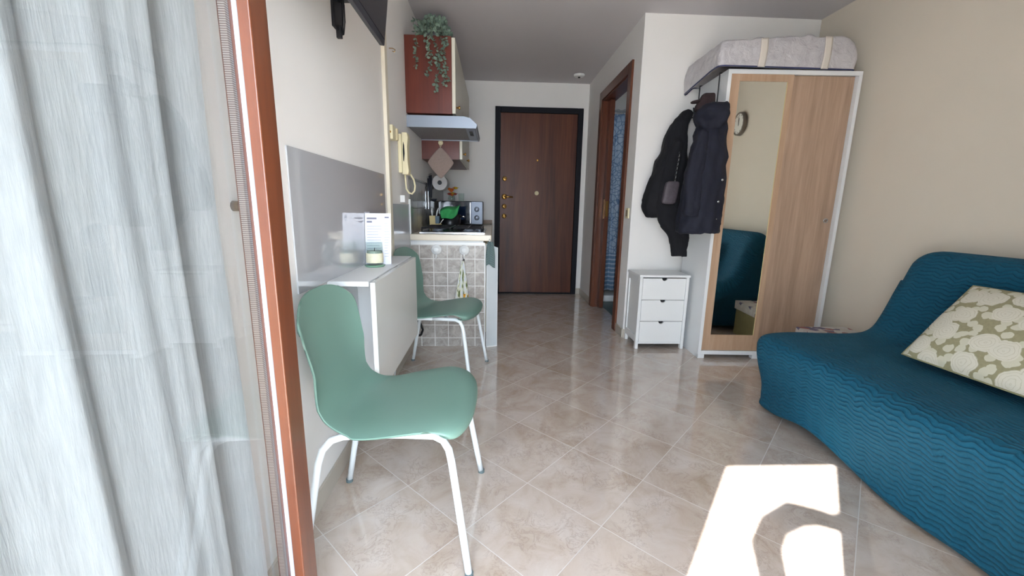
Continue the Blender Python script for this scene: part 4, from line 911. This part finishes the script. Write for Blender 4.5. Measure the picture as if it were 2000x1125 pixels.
for xs in (1.60, 2.0):
    k = MB()
    def st(u, v, xs=xs):
        x = xs+u*.045+.012*v; h_ = v
        y = BY0 + .0 - .011; z = mbz + (.145+.045*min(1, (x-BX0)/.5))*h_*.98
        return (x, y + .012*h_-.008*math.sin(h_*PI)-.002, z)
    k.grid(st, 4, 14).build('strap', plain('cream_strap', srgb(214, 206, 196), .6), t, smooth=True, solid=.003)

# over-door hook rack
t = thing('hook_rack', 'dark metal hanger rack hooked over the wardrobe side', 'rack', (1.44, 2.9, 1.7))
pa, pb = wp(-.006, .10, 0), wp(-.006, .385, 0)
k = MB()
for p in (pa, pb): k.tube([(p.x+.03, p.y, WH+.0045), (p.x-.001, p.y, WH+.0045), (p.x-.001, p.y, WH-.02), (p.x-.001, p.y, 1.66)], .004, 6)
k.build('hanger_bar', m_black, t)
MB().tube([(pa.x-.002, pa.y-.02, 1.70), (pb.x-.002, pb.y+.02, 1.70)], .006, 8).build('cross_bar', m_black, t, smooth=True)
for y in (2.80, 2.90, 2.99, 3.06):
    x = pa.x-.006; MB().tube([(x, y, 1.70), (x-.015, y, 1.68), (x-.035, y, 1.675), (x-.045, y, 1.70), (x-.05, y, 1.73)], .005, 8).build('hook', m_black, t, smooth=True)

# coats
def loft(mb, secs, n=40, p=2.6, fold=0., nf=5, seed=0, step=6):
    rd = random.Random(seed); ph = [rd.random()*6 for _ in range(4)]
    S = []
    for i in range(len(secs)-1):
        for j in range(step):
            f_ = j/step; f_ = f_*f_*(3-2*f_) if False else f_
            a0, a1, a2, a3 = secs[max(i-1, 0)], secs[i], secs[i+1], secs[min(i+2, len(secs)-1)]
            S.append([.5*((2*b)+(-a+c_)*f_+(2*a-5*b+4*c_-d_)*f_*f_+(-a+3*b-3*c_+d_)*f_**3) for a, b, c_, d_ in zip(a0, a1, a2, a3)])
    S.append(list(secs[-1])); n0 = len(mb.v)
    for i, (x, y, z, rx, ry) in enumerate(S):
        for k_ in range(n):
            a_ = 2*PI*k_/n; c_, s_ = math.cos(a_), math.sin(a_); q = (abs(c_)**p+abs(s_)**p)**(-1/p)
            q *= 1+fold*(math.sin(nf*a_+ph[0]+z*3)+.6*math.sin((nf*2+1)*a_+ph[1]-z*9)+.3*math.sin(z*38+3*a_+ph[2]))
            mb.v.append((x+rx*q*c_, y+ry*q*s_, z + fold*.05*math.sin(3*a_+ph[3])))
    for i in range(len(S)-1):
        for k_ in range(n): mb.f.append((n0+i*n+k_, n0+(i+1)*n+k_, n0+(i+1)*n+(k_+1) % n, n0+i*n+(k_+1) % n))
    mb.f.append(tuple(n0+k_ for k_ in range(n))); mb.f.append(tuple(n0+(len(S)-1)*n+k_ for k_ in range(n-1, -1, -1)))
    return mb
t = thing('black_jacket', 'black jacket with a long drooping sleeve hanging at the back of the rack', 'jacket', (1.25, 2.99, .9))
loft(MB(), [(1.372, 3.035, 1.725, .016, .018), (1.355, 3.03, 1.69, .045, .045), (1.30, 3.01, 1.60, .06, .07), (1.28, 3.0, 1.45, .085, .09), (1.255, 3.0, 1.30, .11, .10), (1.235, 2.99, 1.15, .135, .10), (1.225, 2.99, 1.05, .135, .09), (1.235, 2.99, .985, .12, .085), (1.25, 2.99, .97, .10, .07)], fold=.05, nf=4, seed=1).build('body', m_coat2, t, smooth=True, wr=.03)
loft(MB(), [(1.27, 2.93, 1.50, .03, .03), (1.24, 2.92, 1.35, .05, .04), (1.23, 2.91, 1.15, .07, .05), (1.25, 2.88, .98, .09, .055), (1.285, 2.86, .88, .075, .05), (1.31, 2.855, .80, .054, .045), (1.318, 2.85, .715, .052, .042), (1.318, 2.85, .705, .045, .035)], n=28, fold=.06, nf=3, seed=4).build('sleeve', m_coat2, t, smooth=True, wr=.03)
t = thing('navy_parka', 'dark navy hooded parka with press studs hanging nearest the mirror', 'coat', (1.31, 2.6, .9))
loft(MB(), [(1.385, 2.62, 1.66, .03, .04), (1.36, 2.62, 1.62, .06, .05), (1.335, 2.61, 1.52, .086, .07), (1.325, 2.60, 1.40, .100, .08), (1.318, 2.595, 1.25, .113, .09), (1.308, 2.59, 1.10, .124, .095), (1.304, 2.585, .98, .128, .10), (1.302, 2.585, .895, .128, .10), (1.302, 2.585, .885, .11, .09)], fold=.035, nf=5, seed=2, n=64).build('body', m_coat, t, smooth=True, wr=.03)
loft(MB(), [(1.375, 2.61, 1.672, .035, .04), (1.350, 2.605, 1.655, .075, .06), (1.33, 2.60, 1.615, .096, .075), (1.32, 2.59, 1.56, .092, .075), (1.32, 2.59, 1.51, .06, .06)], fold=.08, nf=4, seed=8, n=40).build('hood', m_coat, t, smooth=True, wr=.03)
loft(MB(), [(1.265, 2.56, 1.50, .032, .03), (1.230, 2.54, 1.38, .045, .04), (1.216, 2.525, 1.22, .050, .04), (1.208, 2.515, 1.08, .046, .038), (1.210, 2.512, 1.005, .042, .034), (1.210, 2.512, .995, .034, .03)], fold=.05, nf=3, seed=6, n=28).build('sleeve', m_coat, t, smooth=True, wr=.03)
k = MB()
for x, z in ((1.415, 1.21), (1.405, 1.08), (1.40, .975), (1.388, .945)): k.lathe([(.007, 0.01), (.007, -.003), (.004, -.005), (0, -.005)], (x-.035, 2.498, z), 'y', 14)
k.build('press_studs', m_chrome, t, smooth=True)
t = thing('brown_cap', 'brown cloth cap hung on top of the coats', 'cap', (1.39, 2.78, 1.68))
loft(MB(), [(1.372, 2.75, 1.760, .02, .025), (1.365, 2.745, 1.752, .038, .035), (1.355, 2.742, 1.72, .048, .045), (1.345, 2.742, 1.68, .06, .045), (1.342, 2.742, 1.655, .058, .04)], fold=.04, nf=4, seed=3, n=36).build('crown', m_cap, t, smooth=True)
loft(MB(), [(1.30, 2.745, 1.715, .025, .03), (1.285, 2.74, 1.708, .030, .03), (1.275, 2.735, 1.698, .022, .025)], fold=.0, n=24).build('peak', m_cap, t, smooth=True)
t = thing('grey_handbag', 'small grey quilted handbag on a chain hanging between the coats', 'bag', (1.20, 2.84, 1.05))
loft(MB(), [(1.205, 2.79, 1.215, .030, .014), (1.20, 2.79, 1.20, .045, .02), (1.192, 2.79, 1.14, .048, .022), (1.185, 2.79, 1.08, .046, .02), (1.183, 2.79, 1.065, .03, .014)], p=4, n=28).build('bag_body', m_greybag, t, smooth=True)
k = MB()
for i in range(14):
    z = 1.215+i*.014; x = 1.215+.0012*i
    k.tube([(x+(.0045*math.cos(a_) if i % 2 else 0), 2.788+(0 if i % 2 else .0045*math.cos(a_)), z+.008*math.sin(a_)) for a_ in [j*PI/4 for j in range(8)]], .0015, 5, closed=True)
k.build('chain', m_chrome, t)

# wall clock on the right wall (seen in the mirror)
t = thing('wall_clock', 'round wall clock with grey rim reflected in the wardrobe mirror', 'clock', (XR, .98, 1.9))
ky, kz = 1.06, 1.885
MB().lathe([(.105, 0), (.112, -.006), (.112, -.036), (.106, -.042), (.098, -.040), (.097, -.030), (0, -.030)], (XR, ky, kz), 'x', 48).build('rim', plain('taupe_rim', srgb(130, 120, 110), .4), t, smooth=True)
MB().lathe([(.0965, -.031), (.0965, -.0325), (0, -.0325)], (XR, ky, kz), 'x', 48).build('dial', plain('clock_face', srgb(222, 220, 212), .5), t)
k = MB()
for i in range(12):
    a_ = i*PI/6; c_, s_ = math.cos(a_), math.sin(a_); r0, r1 = .078, .088
    p0 = Vector((XR-.033, ky+s_*r0, kz+c_*r0)); p1 = Vector((XR-.033, ky+s_*r1, kz+c_*r1)); k.tube([p0, p1], .002, 5)
k.build('hour_marks', m_darkgap, t)
k = MB(); k.tube([(XR-.0345, ky, kz-.015), (XR-.0345, ky+.004, kz+.055)], .002, 5); k.build('hour_hand', m_darkgap, t)
k = MB(); k.tube([(XR-.036, ky, kz-.02), (XR-.036, ky-.004, kz+.075)], .0014, 5); k.build('minute_hand', m_darkgap, t)

# ================================================================ SOFA
t = thing('sofa_bed', 'teal quilted sofa bed along the beige right wall', 'sofa', (1.85, 1.1, 0))
SP = [(1.64, .045), (1.425, .04), (1.405, .08), (1.395, .16), (1.375, .25), (1.358, .33), (1.355, .375), (1.375, .408), (1.42, .422), (1.52, .428), (1.66, .425), (1.80, .422), (1.90, .430), (1.955, .455), (1.985, .50), (2.02, .58), (2.055, .68), (2.085, .77), (2.110, .822), (2.150, .848), (2.200, .850), (2.245, .830), (2.268, .78), (2.275, .68), (2.28, .5), (2.28, .3), (2.28, .12), (2.27, .045), (2.0, .045), (1.75, .045)]
def ressm(P, n):
    out = []; m = len(P)
    for i in range(m):
        p0, p1, p2, p3 = [P[(i+q) % m] for q in (-1, 0, 1, 2)]
        for j in range(n):
            f_ = j/n; out.append(tuple(.5*((2*b)+(-a+c_)*f_+(2*a-5*b+4*c_-d_)*f_*f_+(-a+3*b-3*c_+d_)*f_**3) for a, b, c_, d_ in zip(p0, p1, p2, p3)))
    return out
PR = ressm(SP, 5); NP = len(PR)
arc = [0]
for i in range(1, NP): arc.append(arc[-1]+math.dist(PR[i], PR[i-1]))
nrm = []
for i in range(NP):
    a_, b2 = PR[i-1], PR[(i+1) % NP]; tx, tz = b2[0]-a_[0], b2[1]-a_[1]; l_ = math.hypot(tx, tz) or 1; nrm.append((-tz/l_, tx/l_))
# profile runs front-bottom -> seat -> back: outward normal is to the left of travel
YF, YN, RR = 2.0, .075, .085
rows = []
for i in range(9): a_ = i/8*PI/2; rows.append((YF-RR*(1-math.sin(a_)), RR*(1-math.cos(a_))))
rows = [(YF-RR+RR*math.cos(i/8*PI/2), RR*(1-math.sin(i/8*PI/2))) for i in range(9)]   # y, inset: from the very end inwards
NY = 60
rows += [(YF-RR-(YF-RR-(YN+RR))*i/NY, 0) for i in range(1, NY)]
rows += [(YN+RR-RR*math.cos(i/8*PI/2) , RR*(1-math.sin(i/8*PI/2))) for i in range(8, -1, -1)]
k = MB(); npt = NP
for (y, ins) in rows:
    for i in range(NP):
        x, z = PR[i]; nx_, nz_ = nrm[i]
        if x < 1.46 and z < .14: nx_ = -1.0
        e = ins
        hem = max(0, 1-z/.36) if x < 1.5 else 0
        wob = hem*(.012*math.sin(y*6.3+.6)+.012*math.sin(y*13+2)-.008) + (.006*math.sin(y*9+z*20))*(1 if x < 1.5 else .4)
        zz = z - nz_*e*min(1, max(0, (z-.05)/.25)); xx = x - nx_*e + wob
        if x < 1.52 and z < .36: zz = z - .025*hem + .062*math.exp(-((y-1.62)/.17)**2)*hem; xx += .015*math.exp(-((y-1.62)/.2)**2)*hem
        # backrest corner drops a little towards the far end
        if z > .7: zz -= .05*max(0, (y-1.86)/.14)**2
        k.v.append((xx, y, max(.012, zz))); k.uv[len(k.v)-1] = (arc[i] + 0, y)
for r_ in range(len(rows)-1):
    for i in range(NP-1):
        k.f.append((r_*NP+i, r_*NP+i+1, (r_+1)*NP+i+1, (r_+1)*NP+i))
    k.f.append((r_*NP+NP-1, r_*NP, (r_+1)*NP, (r_+1)*NP+NP-1))
# end caps
k.f.append(tuple(range(NP))[::-1]); k.f.append(tuple((len(rows)-1)*NP+i for i in range(NP)))
so = k.build('quilted_cover', m_quilt, t, smooth=True)
for x, y in ((1.52, 1.85), (1.52, .2), (2.2, 1.85), (2.2, .2)):
    MB().tube([(x, y, 0), (x, y, .08)], .022, 14).build('leg', m_black, t, smooth=True)
# cushion
t = thing('floral_cushion', 'olive cushion with cream rose print leaning on the sofa back', 'cushion', (1.85, 1.3, .5))
A0 = Vector((1.690, 1.525, .452)); e1 = Vector((.29, .045, .272)).normalized(); e2 = Vector((.03, -1, .0)).normalized(); nn = e2.cross(e1).normalized()
if nn.z < 0: nn = -nn
SZ = .41
def cu(u, v, s):
    p_, q = 2*u-1, 2*v-1
    th_ = .055*((1-p_*p_)*(1-q*q))**.45
    pin = 1-.055*(1-abs(p_)**2)*abs(q)**3; pin2 = 1-.055*(1-abs(q)**2)*abs(p_)**3
    return A0 + e1*(SZ/2)*(1+p_*pin) + e2*(SZ/2)*(1+q*pin2) + nn*(.012+th_*s + .004*math.sin(p_*7+q*5)*(1-p_*p_)*(1-q*q))
k = MB(); k.grid(lambda u, v: cu(u, v, 1), 40, 40, uv=lambda u, v: (u, v)); k.grid(lambda u, v: cu(u, v, -1), 40, 40, uv=lambda u, v: (u+.37, v+.2))
k.build('pillow', m_floral, t, smooth=True)
ep = [cu(i/20, 0, 0) for i in range(20)] + [cu(1, i/20, 0) for i in range(20)] + [cu(1-i/20, 1, 0) for i in range(20)] + [cu(0, 1-i/20, 0) for i in range(20)]
MB().tube(ep, .0035, 6, closed=True).build('seam', plain('olive_piping', srgb(150, 146, 112), .8), t, smooth=True)
# box beside the sofa
t = thing('storage_box', 'olive fabric storage box with patterned lid between sofa and wardrobe', 'box', (2.16, 2.3, 0))
B(2.005, 2.05, 0, 2.32, 2.50, .225).build('box_body', plain('olive_card', srgb(150, 142, 100), .8, noise=.06, scale=20), t, bevel=.004)
def mat_lid():
    m, nt, b = base('patchwork_lid'); L = nt.links; g = N(nt, 'ShaderNodeNewGeometry')
    v = N(nt, 'ShaderNodeTexVoronoi', i_Scale=26); L.new(g.outputs['Position'], v.inputs['Vector']); hs = N(nt, 'ShaderNodeSeparateColor'); L.new(v.outputs['Color'], hs.inputs[0])
    r = ramp(nt, [(.3, srgb(196, 192, 186)), (.45, srgb(150, 90, 90)), (.6, srgb(205, 202, 198)), (.75, srgb(96, 92, 120)), (.9, srgb(190, 180, 176))]); r.color_ramp.interpolation = 'CONSTANT'; L.new(hs.outputs[0], r.inputs[0]); L.new(r.outputs[0], b.inputs['Base Color']); b.inputs['Roughness'].default_value = .6; return m
B(1.995, 2.04, .215, 2.328, 2.51, .285).build('lid', mat_lid(), t, bevel=.004)

for o in bpy.data.objects:
    if '_loc' in o: del o['_loc']
